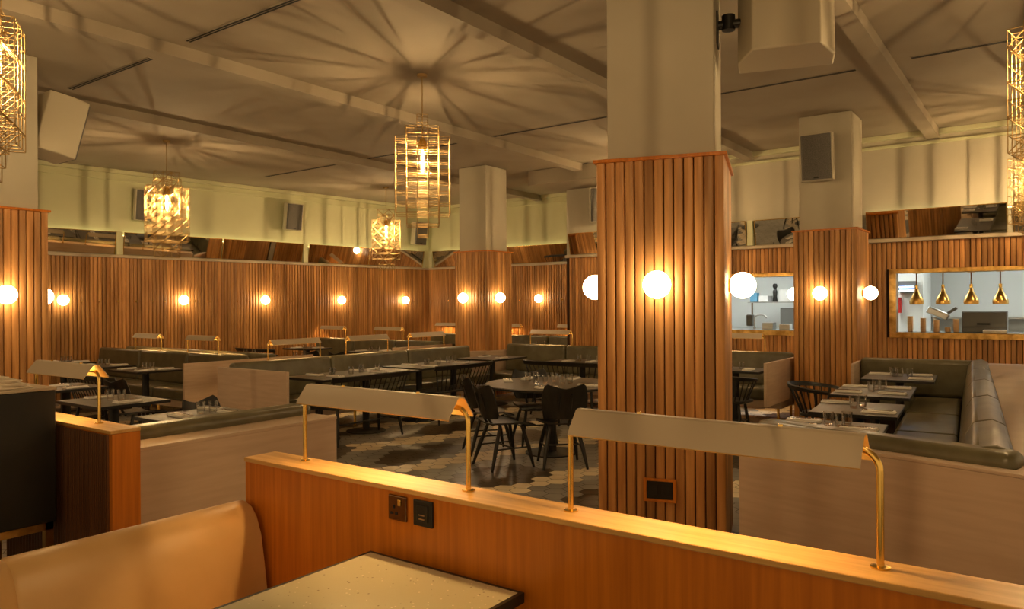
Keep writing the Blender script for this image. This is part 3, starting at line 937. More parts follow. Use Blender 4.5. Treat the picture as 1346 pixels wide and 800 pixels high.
mb = MB(); mb.ubox(-.9, 1.80, 2.50, 2.745, .30, .439); mb.build('back_frame', M['veneer'], r, smooth=False, world=True)

# foreground terrazzo table
r = thing('terrazzo_table', 'cream terrazzo table with dark edge in the foreground', 'table', W(1.25, 1.59, 0))
def tq(mb, e, z0, z1): mb.ubox(.62 + e, 1.79 - e, 1.262 + e, 1.912 - e, z0, z1)
mb = MB(); tq(mb, .014, .722, .7505); mb.build('terrazzo_top', M['terrazzo'], r, smooth=False, world=True)
mb = MB(); mb.ubox(.62, 1.79, 1.262, 1.276, .720, .750); mb.ubox(.62, 1.79, 1.898, 1.912, .720, .750); mb.ubox(.62, .634, 1.276, 1.898, .720, .750); mb.ubox(1.776, 1.79, 1.276, 1.898, .720, .750)
mb.build('edge_trim', M['table_edge'], r, smooth=False, world=True)
mb = MB(); mb.tube([W(1.2, 1.587, .03), W(1.2, 1.587, .719)], .045, 16); mb.build('pedestal', M['iron'], r, world=True)
c = W(1.2, 1.587, 0); mb = MB(); mb.lathe([(.0001, 0), (.26, 0), (.26, .012), (.05, .03), (.0001, .03)], 28, c); mb.build('base_plate', M['iron'], r, world=True)

# ------------------------------------------------------------------ host stand
r = thing('host_stand', 'tall black host stand with papers on top at the left edge', 'host stand', W(1.3, 4.6, 0))
mb = MB(); mb.ubox(.75, 1.77, 4.30, 5.05, .46, 1.16); mb.build('cabinet', M['host'], r, smooth=False, bevel=.006, world=True)
mb = MB(); mb.ubox(.745, 1.775, 4.295, 5.055, 1.1605, 1.175); mb.build('top_board', M['shade'], r, smooth=False, bevel=.003, world=True)
mb = MB()
for a, b in ((.77, .81), (1.72, 1.76)):
    for c_, d_ in ((4.31, 4.35), (5.0, 5.04)): mb.ubox(a, b, c_, d_, 0, .42)
for c_, d_ in ((4.31, 4.35), (5.0, 5.04)): mb.ubox(.77, 1.76, c_, d_, .42, .4595)
for a, b in ((.77, .81), (1.72, 1.76)): mb.ubox(a, b, 4.31, 5.04, .42, .4595)
mb.build('brass_base', M['old_brass'], r, smooth=False, world=True)
orders = ('lowest', 'second lowest', 'third lowest', 'middle', 'third topmost', 'second topmost', 'topmost')
for i, (u, v, rz, w, d) in enumerate(((1.50, 4.56, 84, .42, .34), (1.44, 4.54, 96, .42, .32), (1.47, 4.57, 80, .44, .34), (1.41, 4.55, 101, .40, .31), (1.45, 4.58, 88, .42, .32), (1.38, 4.56, 75, .42, .32), (1.40, 4.60, 92, .40, .32))):
    mb = MB()
    T = Matrix.Rotation(rad(rz), 4, 'Z')
    n_ = 8
    def sheet(z0, z1, k, sx):
        for q in range(n_):
            a, b = -w / 2 + (w - sx) * q / n_, -w / 2 + (w - sx) * (q + 1) / n_
            lift = lambda x: k * (x / w) ** 2
            v = [T @ Vector((x, y, z + lift(x))) for z in (z0, z1) for x, y in ((a, -d / 2), (b, -d / 2), (b, d / 2), (a, d / 2))]
            mb.add(v, [(0, 3, 2, 1), (4, 5, 6, 7), (0, 1, 5, 4), (1, 2, 6, 5), (2, 3, 7, 6), (3, 0, 4, 7)])
    sheet(0, .0045, .0, 0); sheet(.0050, .0085, .0, .02)
    o = mb.build('menu', M['paper'], smooth=False)
    o.location = W(u, v, 1.1758 + i * .0092)
    tag(o, orders[i] + ' folded paper menu in the pile on the host stand', 'menu')

# ------------------------------------------------------------------ tables
def dining_table(label, c, su, sv, rz=0.0, peds=((0, 0),), z=.75):
    p = W(*c)
    r = thing('dining_table', label, 'table', (p.x, p.y, 0), rz)
    a, b = sv / 2, su / 2
    mb = MB(); mb.box(-a + .006, a - .006, -b + .006, b - .006, z - .022, z); mb.build('tabletop', M['table_top'], r, smooth=False)
    mb = MB()
    mb.box(-a, a, -b, -b + .0055, z - .026, z - .001); mb.box(-a, a, b - .0055, b, z - .026, z - .001)
    mb.box(-a, -a + .0055, -b + .0055, b - .0055, z - .026, z - .001); mb.box(a - .0055, a, -b + .0055, b - .0055, z - .026, z - .001)
    mb.build('edge_band', M['table_edge'], r, smooth=False)
    for du, dv in peds:
        mb = MB(); mb.tube([(-dv, du, .02), (-dv, du, z - .03)], .045, 14); mb.build('pedestal', M['iron'], r)
        mb = MB(); mb.lathe([(.0001, 0), (.25, 0), (.25, .010), (.06, .024), (.0001, .024)], 26, (-dv, du, 0)); mb.build('base_plate', M['iron'], r)
        mb = MB(); mb.box(-dv - .14, -dv + .14, du - .14, du + .14, z - .032, z - .0265); mb.build('mount_plate', M['iron'], r, smooth=False)
    return r

TAB = {}
def T_(key, phrase, label, c, su, sv, rz=0.0, peds=((0, 0),)):
    dining_table(label, c, su, sv, rz, peds)
    TAB[key] = (phrase, c, rz)
BR_ = rad(4.3)   # the right booth is turned a little
T_('R1', 'on the nearest table of the right booth', 'nearest of four dark tables at the right corner booth', (5.44, 1.22), .48, .64, BR_)
T_('R2', 'on the second table of the right booth', 'second dark table from the front at the right corner booth', (6.47, 1.26), .80, .62, BR_)
T_('R3', 'on the third table of the right booth', 'third dark table from the front at the right corner booth', (7.85, 1.38), 1.05, .66, BR_)
T_('R4', 'on the farthest table of the right booth', 'farthest dark table at the right corner booth', (9.44, 1.40), .90, .72, BR_)
T_('L2', 'on the dark table behind the low olive back at left', 'dark table at the low-backed olive banquette behind the front partition', (3.28, 5.45), .72, .60)
T_('D2', 'on the table behind the left wooden partition', 'dark table just behind the left wooden partition and its lamp', (3.34, 6.93), .64, .80)
T_('D3', 'on the table beside the left column', 'dark table beside the left column, behind the host stand', (3.62, 8.55), .56, .70)
T_('K1', 'on the right table before the left banquette', 'dark pedestal table at the right end of the left olive banquette', (5.22, 9.95), .62, .78)
T_('K1b', 'on the middle table before the left banquette', 'dark pedestal table in the middle of the left olive banquette', (5.22, 11.20), .62, .78)
T_('K1c', 'on the left table before the left banquette', 'dark pedestal table at the left end of the left olive banquette', (5.22, 12.40), .62, .78)
T_('M1', 'on the left long table of the olive banquette', 'left long dark table between spindle bench and long olive banquette', (6.36, 7.08), 1.58, .76, 0, ((-.55, 0), (.20, 0)))
T_('M2', 'on the right long table of the olive banquette', 'right long dark table between spindle bench and long olive banquette', (8.00, 7.16), 1.42, .76, 0, ((-.37, 0), (.37, 0)))
T_('M3', 'on the corner table at the middle column', 'dark pedestal table in the corner under the middle column', (9.50, 7.30), .90, .74)
T_('N1', 'on the table half hidden left of the nearest column', 'dark table at the banquette left of the nearest column', (9.55, 5.65), .66, .95)
T_('P1', 'on the table under the small kitchen opening', 'dark table at the short banquette right of the nearest column', (9.45, 3.30), .62, .78)
T_('Q1', 'on the far table left of the middle column', 'dark table behind the long banquette, left of the middle column', (7.75, 9.95), .62, .78)
T_('Q2', 'on the table behind the two left banquette lamps', 'dark table facing the back of the left banquette', (7.75, 11.30), .62, .78)
T_('K3', 'on the left table of the far left seating', 'dark table at the left end of the far left banquette', (9.65, 12.10), .62, .78)
T_('K3b', 'on the right table of the far left seating', 'dark table at the right end of the far left banquette', (9.65, 10.20), .62, .78)
T_('F1', 'on the far wall table right of the middle column', 'dark table at the far wall banquette right of the middle column', (12.75, 10.3), .62, .80)
T_('F2', 'on the far wall table near the wall step', 'dark table at the far wall banquette near the wall step', (12.75, 8.6), .62, .80)
T_('F3', 'on the far wall table left of the middle column', 'dark table at the far wall banquette left of the middle column', (12.75, 11.9), .62, .80)

# round table
r = thing('round_table', 'round dark table with butterfly chairs left of the nearest column', 'table', W(6.72, 4.37, 0))
mb = MB(); mb.lathe([(.0001, .722), (.70, .722), (.715, .730), (.715, .742), (.705, .75), (.0001, .75)], 56); mb.build('tabletop', M['table_top'], r)
mb = MB(); mb.lathe([(.7155, .728), (.7155, .744), (.7175, .744), (.7175, .728), (.7155, .728)], 56); mb.build('edge_band', M['table_edge'], r)
mb = MB(); mb.tube([(0, 0, .02), (0, 0, .721)], .055, 18); mb.build('pedestal', M['iron'], r)
mb = MB(); mb.lathe([(.0001, 0), (.28, 0), (.28, .012), (.07, .03), (.0001, .03)], 36); mb.build('base_plate', M['iron'], r)

# ------------------------------------------------------------------ seating
def slab(outline, z0, z1, mb=None, f=None):
    """a plate with thickness from an outline; f(x,y) lifts it"""
    mb = mb or MB()
    n = len(outline)
    f = f or (lambda x, y: 0.0)
    v = [(x, y, z0 + f(x, y)) for x, y in outline] + [(x, y, z1 + f(x, y)) for x, y in outline]
    mb.add(v, [tuple(range(n - 1, -1, -1)), tuple(range(n, 2 * n))] + [(i, (i + 1) % n, n + (i + 1) % n, n + i) for i in range(n)])
    return mb

def round_rect(w0, w1, y0, y1, r, k=5):
    """w0 half width at y0, w1 half width at y1"""
    pts = []
    for cx, cy, a0 in ((w1 - r, y1 - r, 0), (-w1 + r, y1 - r, 90), (-w0 + r, y0 + r, 180), (w0 - r, y0 + r, 270)):
        for i in range(k + 1):
            t = rad(a0 + 90 * i / k)
            pts.append((cx + r * math.cos(t), cy + r * math.sin(t)))
    return pts

def grid_plate(name, m, parent, fn, nu, nv, th):
    """curved sheet fn(s,t)->Vector with normal offset thickness"""
    P = [[fn(i / nu, j / nv) for j in range(nv + 1)] for i in range(nu + 1)]
    v = []; f = []
    def nrm(i, j):
        a = P[min(i + 1, nu)][j] - P[max(i - 1, 0)][j]; b = P[i][min(j + 1, nv)] - P[i][max(j - 1, 0)]
        return a.cross(b).normalized()
    for s_ in (-.5, .5):
        for i in range(nu + 1):
            for j in range(nv + 1): v.append(P[i][j] + nrm(i, j) * th * s_)
    st = nv + 1; o = (nu + 1) * st
    for i in range(nu):
        for j in range(nv):
            a = i * st + j
            f.append((a, a + 1, a + st + 1, a + st)); f.append((o + a, o + a + st, o + a + st + 1, o + a + 1))
    for i in range(nu):
        for j in (0, nv):
            a = i * st + j; f.append((a, a + st, o + a + st, o + a))
    for j in range(nv):
        for i in (0, nu):
            a = i * st + j; f.append((a, o + a, o + a + 1, a + 1))
    mb = MB(); mb.add(v, f)
    return mb.build(name, m, parent, angle=50)

def make_butterfly():
    r = thing('butterfly_chair', '', 'chair')
    def seat(s_, t):
        y = -.20 + .43 * t
        w = .205 + .035 * math.sin(math.pi * min(1, t * .8 + .1))
        x = (s_ - .5) * 2 * w
        front = -.030 * max(0, (t - .7) / .3) ** 2
        notch = .0
        z = .435 + .022 * (abs(s_ - .5) * 2) ** 2 - .012 * t + front
        y2 = y + (-.05 * (1 - (abs(s_ - .5) * 2)) if t > .95 else 0)
        return Vector((x, y2, z))
    grid_plate('seat', M['black'], r, seat, 14, 10, .014)
    def back(s_, t):
        a = (s_ - .5) * 2
        w = .150 + .075 * math.sin(math.pi * (.15 + .62 * t))
        top = .30 + .055 * abs(a) ** 1.3 - (.03 * max(0, abs(a) - .88) / .12)
        bot = .02 * abs(a) ** 2
        z = .485 + bot + (top - bot) * t
        y = -.205 - .26 * (z - .45) + .055 * a * a
        return Vector((a * w, y, z))
    grid_plate('backrest', M['black'], r, back, 16, 10, .012)
    for s_ in (-1, 1):
        mb = MB(); mb.tube([(s_ * .045, -.150, .415), (s_ * .052, -.192, .47), (s_ * .060, -.292, .74)], [.013, .013, .008], 10); mb.build('back_stick', M['black'], r)
        mb = MB(); mb.tube([(s_ * .13, .12, .415), (s_ * .175, .175, .20), (s_ * .205, .215, 0)], [.016, .021, .012], 10); mb.build('leg', M['black'], r)
        mb = MB(); mb.tube([(s_ * .13, -.12, .415), (s_ * .18, -.19, .20), (s_ * .215, -.25, 0)], [.016, .021, .012], 10); mb.build('leg', M['black'], r)
        mb = MB(); mb.tube([(s_ * .175, .175, .20), (s_ * .18, -.19, .20)], [.008, .008], 8); mb.build('stretcher', M['black'], r)
    mb = MB(); mb.tube([(-.178, -.0, .20), (.178, -.0, .20)], .009, 8); mb.build('stretcher', M['black'], r)
    return r

def leg_set(r, xs, y0, y1, zs, sx=.05, sy=.06):
    for x, s_ in xs:
        for y, t in ((y0, -1), (y1, 1)):
            mb = MB(); mb.tube([(x, y, zs), (x + s_ * sx * .5, y + t * sy * .5, zs * .5), (x + s_ * sx, y + t * sy, 0)], [.016, .021, .012], 10)
            mb.build('leg', M['black'], r)

def make_bench(L=1.17):
    r = thing('spindle_bench', '', 'bench')
    h = L / 2
    mb = slab(round_rect(h - .03, h, -.22, .22, .07), .415, .445); mb.build('seat', M['black'], r, bevel=.008)
    leg_set(r, ((-h + .12, -1), (h - .12, 1)), -.15, .15, .415)
    for s_ in (-1, 1):
        x = s_ * (h - .095)
        mb = MB(); mb.tube([(x, -.18, .2), (x, .18, .2)], .009, 8); mb.build('stretcher', M['black'], r)
    mb = MB(); mb.tube([(-h + .095, 0, .2), (h - .095, 0, .2)], .010, 8); mb.build('stretcher', M['black'], r)
    # rail: flat board slightly bowed, spindles fan outwards
    def rail(s_, t):
        a = (s_ - .5) * 2
        return Vector((a * (h + .03), -.30 - .028 * (t - .5) + .07 * a ** 4, .735 + .055 * t))
    grid_plate('top_rail', M['black'], r, rail, 20, 3, .020)
    n = 15
    for i in range(n):
        a = -1 + 2 * i / (n - 1)
        x0 = a * (h - .08); x1 = a * (h + .0)
        e = .010 if i in (0, n - 1) else .0065
        mb = MB(); mb.tube([(x0, -.185, .440), (x1, -.298 + .07 * a ** 4, .742)], e, 6); mb.build('spindle', M['black'], r)
    return r

def make_armchair():
    r = thing('spindle_armchair', '', 'chair')
    mb = slab(round_rect(.20, .235, -.20, .22, .10), .415, .448); mb.build('seat', M['black'], r, bevel=.010)
    leg_set(r, ((-.13, -1), (.13, 1)), -.12, .13, .42)
    for s_ in (-1, 1):
        mb = MB(); mb.tube([(s_ * .155, -.15, .2), (s_ * .155, .16, .2)], .009, 8); mb.build('stretcher', M['black'], r)
    mb = MB(); mb.tube([(-.155, 0, .2), (.155, 0, .2)], .010, 8); mb.build('stretcher', M['black'], r)
    def arc(a, rr, z, k=1.0):
        t = rad(a)
        return Vector((rr * math.sin(t), -.02 - rr * math.cos(t) * k, z))
    def rail(s_, t):
        a = -118 + 236 * s_
        b = abs(a) / 118
        return arc(a, .30 + .012 * t, .70 - .035 * b ** 2 + (.055 - .03 * b) * t, 1.0)
    grid_plate('bow_rail', M['black'], r, rail, 28, 3, .026)
    for i in range(13):
        a = -96 + 16 * i
        p0 = arc(a, .195, .44, .95); p1 = arc(a, .30, .705 - .035 * (abs(a) / 118) ** 2)
        mb = MB(); mb.tube([p0, p1], .0075 if i not in (0, 12) else .011, 6); mb.build('spindle', M['black'], r)
    return r

protos = {}
def seat_at(kind, c, rz_face, label, group=None):
    """rz_face: plan direction (du,dv) the sitter faces"""
    du, dv = rz_face
    rz = math.atan2(du, -dv) - math.pi / 2
    p = W(*c, 0)
    if kind not in protos:
        o = {'b': make_butterfly, 'l': make_bench, 'a': make_armchair}[kind]()
        protos[kind] = o
        o.location = p; o.rotation_euler = (0, 0, rz); o['label'] = label
        if group: o['group'] = group
        return o
    return dup(protos[kind], p, rz, label, group)

G_B = 'butterfly chairs round the round table'
seat_at('b', (5.92, 4.40), (.86, -.42), 'black butterfly chair at the round table, the front one seen from its left side', G_B)
seat_at('b', (6.27, 3.96), (.55, .50), 'black butterfly chair at the round table with its back to the camera', G_B)
seat_at('b', (6.40, 4.97), (.72, -.58), 'black butterfly chair behind the front one, left of the round table', G_B)
seat_at('b', (7.10, 4.84), (-.62, -.72), 'black butterfly chair tucked under the far side of the round table', G_B)
seat_at('b', (7.30, 3.80), (-.7, .6), 'black butterfly chair at the round table mostly hidden by the nearest column', G_B)
seat_at('b', (4.22, 8.25), (1, .1), 'black butterfly chair before the left pedestal table, under the left lamp', 'loose butterfly chairs')
seat_at('b', (3.60, 5.60), (.286, -.904), 'black butterfly chair low behind the glasses of the front left table', 'loose butterfly chairs')
seat_at('b', (8.62, 10.42), (1, 0), 'black butterfly chair in the far left seating, left of two', 'loose butterfly chairs')
seat_at('b', (8.62, 9.75), (1, 0), 'black butterfly chair in the far left seating, right of two', 'loose butterfly chairs')
G_L = 'black spindle benches'
seat_at('l', (6.12, 6.72), (0, 1), 'black spindle bench at the left long table, behind the front lamp', G_L)
seat_at('l', (7.90, 6.78), (0, 1), 'black spindle bench at the right long table, left of the butterfly chairs', G_L)
seat_at('l', (9.10, 5.62), (1, 0), 'black spindle bench half hidden left of the nearest column', G_L)
seat_at('l', (4.42, 9.25), (1, 0), 'black spindle bench behind the left wooden partition lamp', G_L)
seat_at('l', (8.80, 12.30), (1, 0), 'black spindle bench at the left table of the far left seating', G_L)
seat_at('l', (12.15, 10.2), (1, 0), 'black spindle bench at the far wall right of the middle column', G_L)
seat_at('l', (12.15, 8.6), (1, 0), 'black spindle bench at the far wall near the wall step', G_L)
G_A = 'black spindle armchairs'
seat_at('a', (8.25, 1.96), (0, -1), 'black bow-backed spindle armchair at the third table of the right booth', G_A)
seat_at('a', (8.75, 3.12), (1, .05), 'black spindle armchair at the table under the small kitchen opening', G_A)

# ------------------------------------------------------------------ table settings
def make_tumbler():
    mb = MB()
    mb.lathe([(.0001, 0), (.027, 0), (.029, .004), (.036, .095), (.0345, .095), (.0275, .012), (.0001, .010)], 18)
    return tag(mb.build('tumbler', M['glass']), '', 'glass')
def make_napkin():
    mb = MB()
    mb.box(-.050, .050, -.118, .118, 0, .011); mb.box(-.047, .044, -.115, .110, .0112, .0205)
    return tag(mb.build('napkin', M['napkin'], bevel=.004, seg=2), '', 'napkin')
def make_knife():
    mb = MB(); mb.prism([(-.007, -.10), (.007, -.10), (.006, -.01), (.009, .02), (.008, .08), (.0, .112), (-.004, .09), (-.005, -.01)], 0, .004)
    return tag(mb.build('knife', M['dark_steel'], bevel=.001, seg=1), '', 'knife')
def make_fork():
    mb = MB(); mb.prism([(-.005, -.10), (.005, -.10), (.003, .02), (.011, .045), (.011, .10), (.008, .10), (.007, .06), (.003, .06), (.002, .10), (-.002, .10), (-.003, .06), (-.007, .06), (-.008, .10), (-.011, .10), (-.011, .045), (-.003, .02)], 0, .004)
    return tag(mb.build('fork', M['steel']), '', 'fork')
ware = {}
def put(kind, p, rz, label, group):
    if kind not in ware:
        o = {'tumbler': make_tumbler, 'napkin': make_napkin, 'knife': make_knife, 'fork': make_fork}[kind]()
        ware[kind] = o
    else:
        o = ware[kind].copy(); COL.objects.link(o)
    o.location = p; o.rotation_euler = (0, 0, rz)
    o['label'] = label; o['group'] = group

def lay(key, places, glasses, cutlery=True, z=.7505):
    """places: (du, dv, deg) napkins; glasses: (du, dv)"""
    phrase, c, rz = TAB[key]
    R = Matrix.Rotation(rz, 3, 'Z')
    base = W(*c)
    for du, dv in glasses:
        put('tumbler', base + R @ Vector((-dv, du, 0)) + Vector((0, 0, z)), 0, 'clear water tumbler standing ' + phrase, 'tumblers ' + phrase)
    for du, dv, dg in places:
        q = base + R @ Vector((-dv, du, 0)) + Vector((0, 0, z))
        a = rz + rad(dg)
        put('napkin', q, a, 'folded pale napkin laid ' + phrase, 'napkins ' + phrase)
        if cutlery:
            ex = Vector((math.cos(a), math.sin(a), 0))
            put('knife', q + ex * .018 + Vector((0, 0, .0208)), a, 'dark knife on a napkin ' + phrase, 'knives ' + phrase)
            put('fork', q - ex * .018 + Vector((0, 0, .0208)), a, 'steel fork on a napkin ' + phrase, 'forks ' + phrase)
lay('R1', ((.10, .21, 94), (-.10, -.17, 84), (-.13, .20, 100)), ((.00, .03), (-.04, -.05), (.06, -.08)))
lay('R2', ((.25, .20, 92), (-.22, -.17, 86)), ((-.02, .03), (.10, -.02)))
lay('R3', ((.25, .20, 92), (-.25, -.17, 86), (-.28, .20, 90), (.28, -.18, 92)), ((-.10, .02), (.10, .0), (.16, -.06)))
lay('R4', ((.22, .22, 92), (-.22, -.22, 86), (.25, -.2, 90)), ((.0, .05), (.08, .0), (.02, -.1), (.15, .08)))
lay('L2', ((.18, -.16, 92), (-.15, .0, 88), (.20, .16, 90)), ((.02, .0), (.12, -.01)))
lay('D2', ((.0, .28, 2), (.0, -.26, 4)), ((-.02, .02), (.03, -.08)))
lay('D3', ((-.05, .12, 2), (.0, -.22, 4)), ((-.12, .25),))
lay('K1', ((-.12, .25, 3), (-.12, -.2, 0), (.15, -.22, 0)), ((.0, .02), (.06, -.06)))
lay('K1b', ((-.12, .2, 3), (.15, -.22, 0)), ((.0, .02), (.06, -.06)), False)
lay('K1c', ((-.12, .2, 3), (.15, -.22, 0)), ((.0, .02), (.06, -.06)), False)
lay('M1', ((-.45, -.18, 88), (-.45, .20, 92), (.25, -.18, 88), (.25, .2, 92)), ((-.36, -.02), (-.30, .06), (-.10, -.06), (.12, .0), (.2, .08), (.42, .02)))
lay('M2', ((-.35, -.18, 88), (-.35, .20, 92), (.35, -.18, 88), (.35, .2, 92)), ((-.22, -.02), (-.16, .06), (.0, -.04), (.25, .0), (.45, .06)))
lay('M3', ((.05, .2, 0), (-.05, -.22, 0)), ())
lay('N1', ((-.15, .15, 0), (-.1, -.22, 0)), ((.0, .05), (.05, -.08), (-.05, -.3)), False)
lay('P1', ((-.1, -.2, 0), (-.1, .22, 0)), ((.05, -.06), (.08, .1)), False)
lay('Q1', ((-.12, .2, 3), (.1, -.2, 0)), ((-.05, .02), (.06, -.06)), False)
lay('Q2', ((-.12, .2, 3), (.1, -.2, 0)), ((-.05, .02), (.06, -.06)), False)
lay('K3', ((-.12, .2, 3), (.1, -.2, 0)), ((-.05, .02), (.06, -.06)), False)
lay('K3b', ((-.12, .2, 3), (.1, -.2, 0)), ((-.05, .02), (.06, -.06)), False)
lay('F1', ((-.1, .2, 3), (-.1, -.2, 0)), ((.05, .05), (.05, -.1)), False)
lay('F2', ((-.1, .2, 3), (-.1, -.2, 0)), ((.05, .05), (.05, -.1)), False)
lay('F3', ((-.1, .2, 3), (-.1, -.2, 0)), ((.05, .05), (.05, -.1)), False)
TAB['RT'] = ('on the round table', (6.72, 4.37), 0.0)
lay('RT', ((-.08, .52, 40), (.22, .46, 20), (-.42, -.22, -30), (-.02, -.48, 80), (.50, .02, 10)), ((.0, .30), (.08, .26), (-.16, .08), (-.10, .0), (-.02, -.16), (.10, -.18), (.16, .06)))

# ------------------------------------------------------------------ kitchen behind the openings
KU0, KU1 = U_RIGHT + .14, 15.6
mb = MB(); mb.ubox(KU1, KU1 + .12, -3.5, 7.5, 0, 2.9); structure(mb.build('wall_kitchen', M['white_k'], smooth=False))
mb = MB(); mb.ubox(U_RIGHT + .14, KU1, 7.36, 7.48, 0, 2.9); structure(mb.build('wall_kitchen_side', M['white_k'], smooth=False))
mb = MB(); mb.ubox(KU0, KU1, -3.6, -3.5, 0, 2.9); structure(mb.build('wall_kitchen_end', M['white_k'], smooth=False))
mb = MB(); mb.ubox(KU0, KU1 + .12, -3.6, 7.48, 2.9, 3.0); structure(mb.build('ceiling_kitchen', M['white_k'], smooth=False))
for i, (u, v) in enumerate(((13.4, .3), (13.4, 3.0), (13.6, 5.2), (13.4, -1.8))):
    r = thing('kitchen_light', ('ceiling light over the large kitchen opening', 'ceiling light between the two kitchen openings', 'ceiling light behind the small kitchen opening', 'ceiling light at the right end of the kitchen')[i], 'ceiling light', W(u, v, 2.9))
    mb = MB(); mb.box(-.60, .60, -.20, .20, -.05, -.001); mb.build('housing', M['white_box'], r, smooth=False, bevel=.005)
    mb = MB(); mb.box(-.57, .57, -.17, .17, -.056, -.0505); mb.build('diffuser', M['k_light'], r, smooth=False)

def pass_frame(label, v0, v1, z0=1.16, z1=2.02):
    r = thing('brass_frame', label, 'opening frame', W(U_RIGHT, (v0 + v1) / 2, 0))
    a, b = U_RIGHT - .055, U_RIGHT + .15
    for nm, q in (('top_band', (v0 - .09, v1 + .09, z1, z1 + .06)), ('bottom_band', (v0 - .09, v1 + .09, z0 - .08, z0)), ('right_band', (v0 - .09, v0, z0 + .0005, z1 - .0005)), ('left_band', (v1, v1 + .09, z0 + .0005, z1 - .0005))):
        mb = MB(); mb.ubox(a, b, *q); mb.build(nm, M['old_brass'], r, smooth=False, bevel=.004, world=True)
    return r
pass_frame('aged brass frame of the small kitchen opening beside the nearest column', 2.95, 5.05)
pass_frame('aged brass frame of the large kitchen opening at right', -1.9, 1.83)

def counter(label, v0, v1, u0, u1, z):
    r = thing('kitchen_counter', label, 'counter', W((u0 + u1) / 2, (v0 + v1) / 2, 0))
    mb = MB(); mb.ubox(u0, u1, v0, v1, z - .04, z); mb.build('worktop', M['stainless'], r, smooth=False, bevel=.004, world=True)
    mb = MB(); mb.ubox(u0 + .03, u1 - .03, v0 + .03, v1 - .03, .0, z - .041); mb.build('cabinet', M['stainless'], r, smooth=False, world=True)
counter('steel counter behind the large kitchen opening', -1.9, 1.80, U_RIGHT + .152, U_RIGHT + .75, 1.155)
counter('steel counter behind the small kitchen opening', 2.96, 5.02, U_RIGHT + .152, U_RIGHT + .75, 1.155)
r = thing('wall_shelf', 'long steel wall shelf behind the large kitchen opening', 'shelf', W(15.4, .2, 1.25))
mb = MB(); mb.ubox(15.28, 15.59, -2.2, 1.9, 1.30, 1.33); mb.build('board', M['stainless'], r, smooth=False, world=True)
mb = MB(); mb.ubox(15.57, 15.59, -2.2, 1.9, 1.10, 1.295); mb.build('splashback', M['white_box'], r, smooth=False, world=True)
# heat lamps hanging in the large opening
def make_heat():
    r = thing('heat_lamp', '', 'heat lamp')
    mb = MB(); mb.lathe([(.095, 0), (.098, .045), (.088, .075), (.052, .145), (.030, .185), (.026, .225), (.010, .24), (.0001, .24)], 24); mb.lathe([(.090, .002), (.092, .045), (.05, .14), (.0001, .15)], 24)
    mb.build('shade', M['old_brass'], r)
    mb = MB(); mb.lathe([(.0001, .235), (.022, .235), (.022, .285), (.0001, .285)], 14); mb.build('collar', M['brass'], r)
    mb = MB(); mb.tube([(0, 0, .28), (0, 0, .46)], .009, 10); mb.build('rod', M['bronze'], r)
    mb = MB(); mb.lathe([(.0001, .455), (.05, .455), (.05, .468), (.0001, .468)], 16); mb.build('ceiling_plate', M['brass'], r)
    return r
heat = None
for v, lab in ((1.61, 'leftmost of four brass heat lamps in the large kitchen opening'), (1.27, 'second from left of the brass heat lamps in the kitchen opening'), (.92, 'third from left of the brass heat lamps in the kitchen opening'), (.57, 'rightmost of the four brass heat lamps in full view')):
    q = W(12.42, v, 1.565)
    if heat is None:
        heat = make_heat(); heat.location = q; heat['label'] = lab
    else: dup(heat, q, 0, lab)
r = thing('lamp_rail', 'brass rail carrying the heat lamps inside the large kitchen opening', 'rail', W(12.42, .5, 2.03))
mb = MB(); mb.ubox(12.39, 12.45, -1.88, 1.81, 2.034, 2.06); mb.build('rail', M['old_brass'], r, smooth=False, world=True)
# cup stacks
def cup_stack(v, n, lab):
    mb = MB()
    pr = []
    for i in range(n):
        z = i * .013
        pr += [(.030 + .0002 * i, z), (.042, z + .011), (.044, z + .0125), (.036, z + .0128)]
    pr = [(.0001, 0)] + pr + [(.0001, pr[-1][1])]
    mb.lathe(pr, 16)
    o = mb.build('cup_stack', M['cup'], angle=80); o.location = W(12.45, v, 1.156)
    tag(o, lab, 'cup stack')
cup_stack(1.70, 18, 'leftmost tall stack of brown paper cups on the kitchen counter')
cup_stack(1.53, 16, 'second stack of brown paper cups on the kitchen counter')
cup_stack(1.36, 14, 'third stack of brown paper cups on the kitchen counter')
cup_stack(1.215, 6, 'short stack of brown paper cups on the kitchen counter')
cup_stack(1.11, 15, 'rightmost stack of brown paper cups beside the grey oven')
r = thing('oven', 'dark grey counter oven behind the large kitchen opening', 'oven', W(12.66, .80, 1.156))
mb = MB(); mb.ubox(12.56, 12.86, .50, 1.05, 1.157, 1.46); mb.build('body', M['grey_box'], r, smooth=False, bevel=.008, world=True)
mb = MB(); mb.ubox(12.545, 12.5595, .51, 1.04, 1.24, 1.45); mb.build('door', M['grey_box'], r, smooth=False, bevel=.004, world=True)
mb = MB(); mb.ubox(12.52, 12.544, .70, .86, 1.27, 1.295); mb.build('handle', M['black_plastic'], r, smooth=False, bevel=.004, world=True)
mb = MB(); mb.ubox(12.36, 12.54, .50, .78, 1.156, 1.20); o = mb.build('serving_tray', M['tray'], smooth=False, bevel=.008); tag(o, 'pale tray on the counter in front of the grey oven', 'tray')
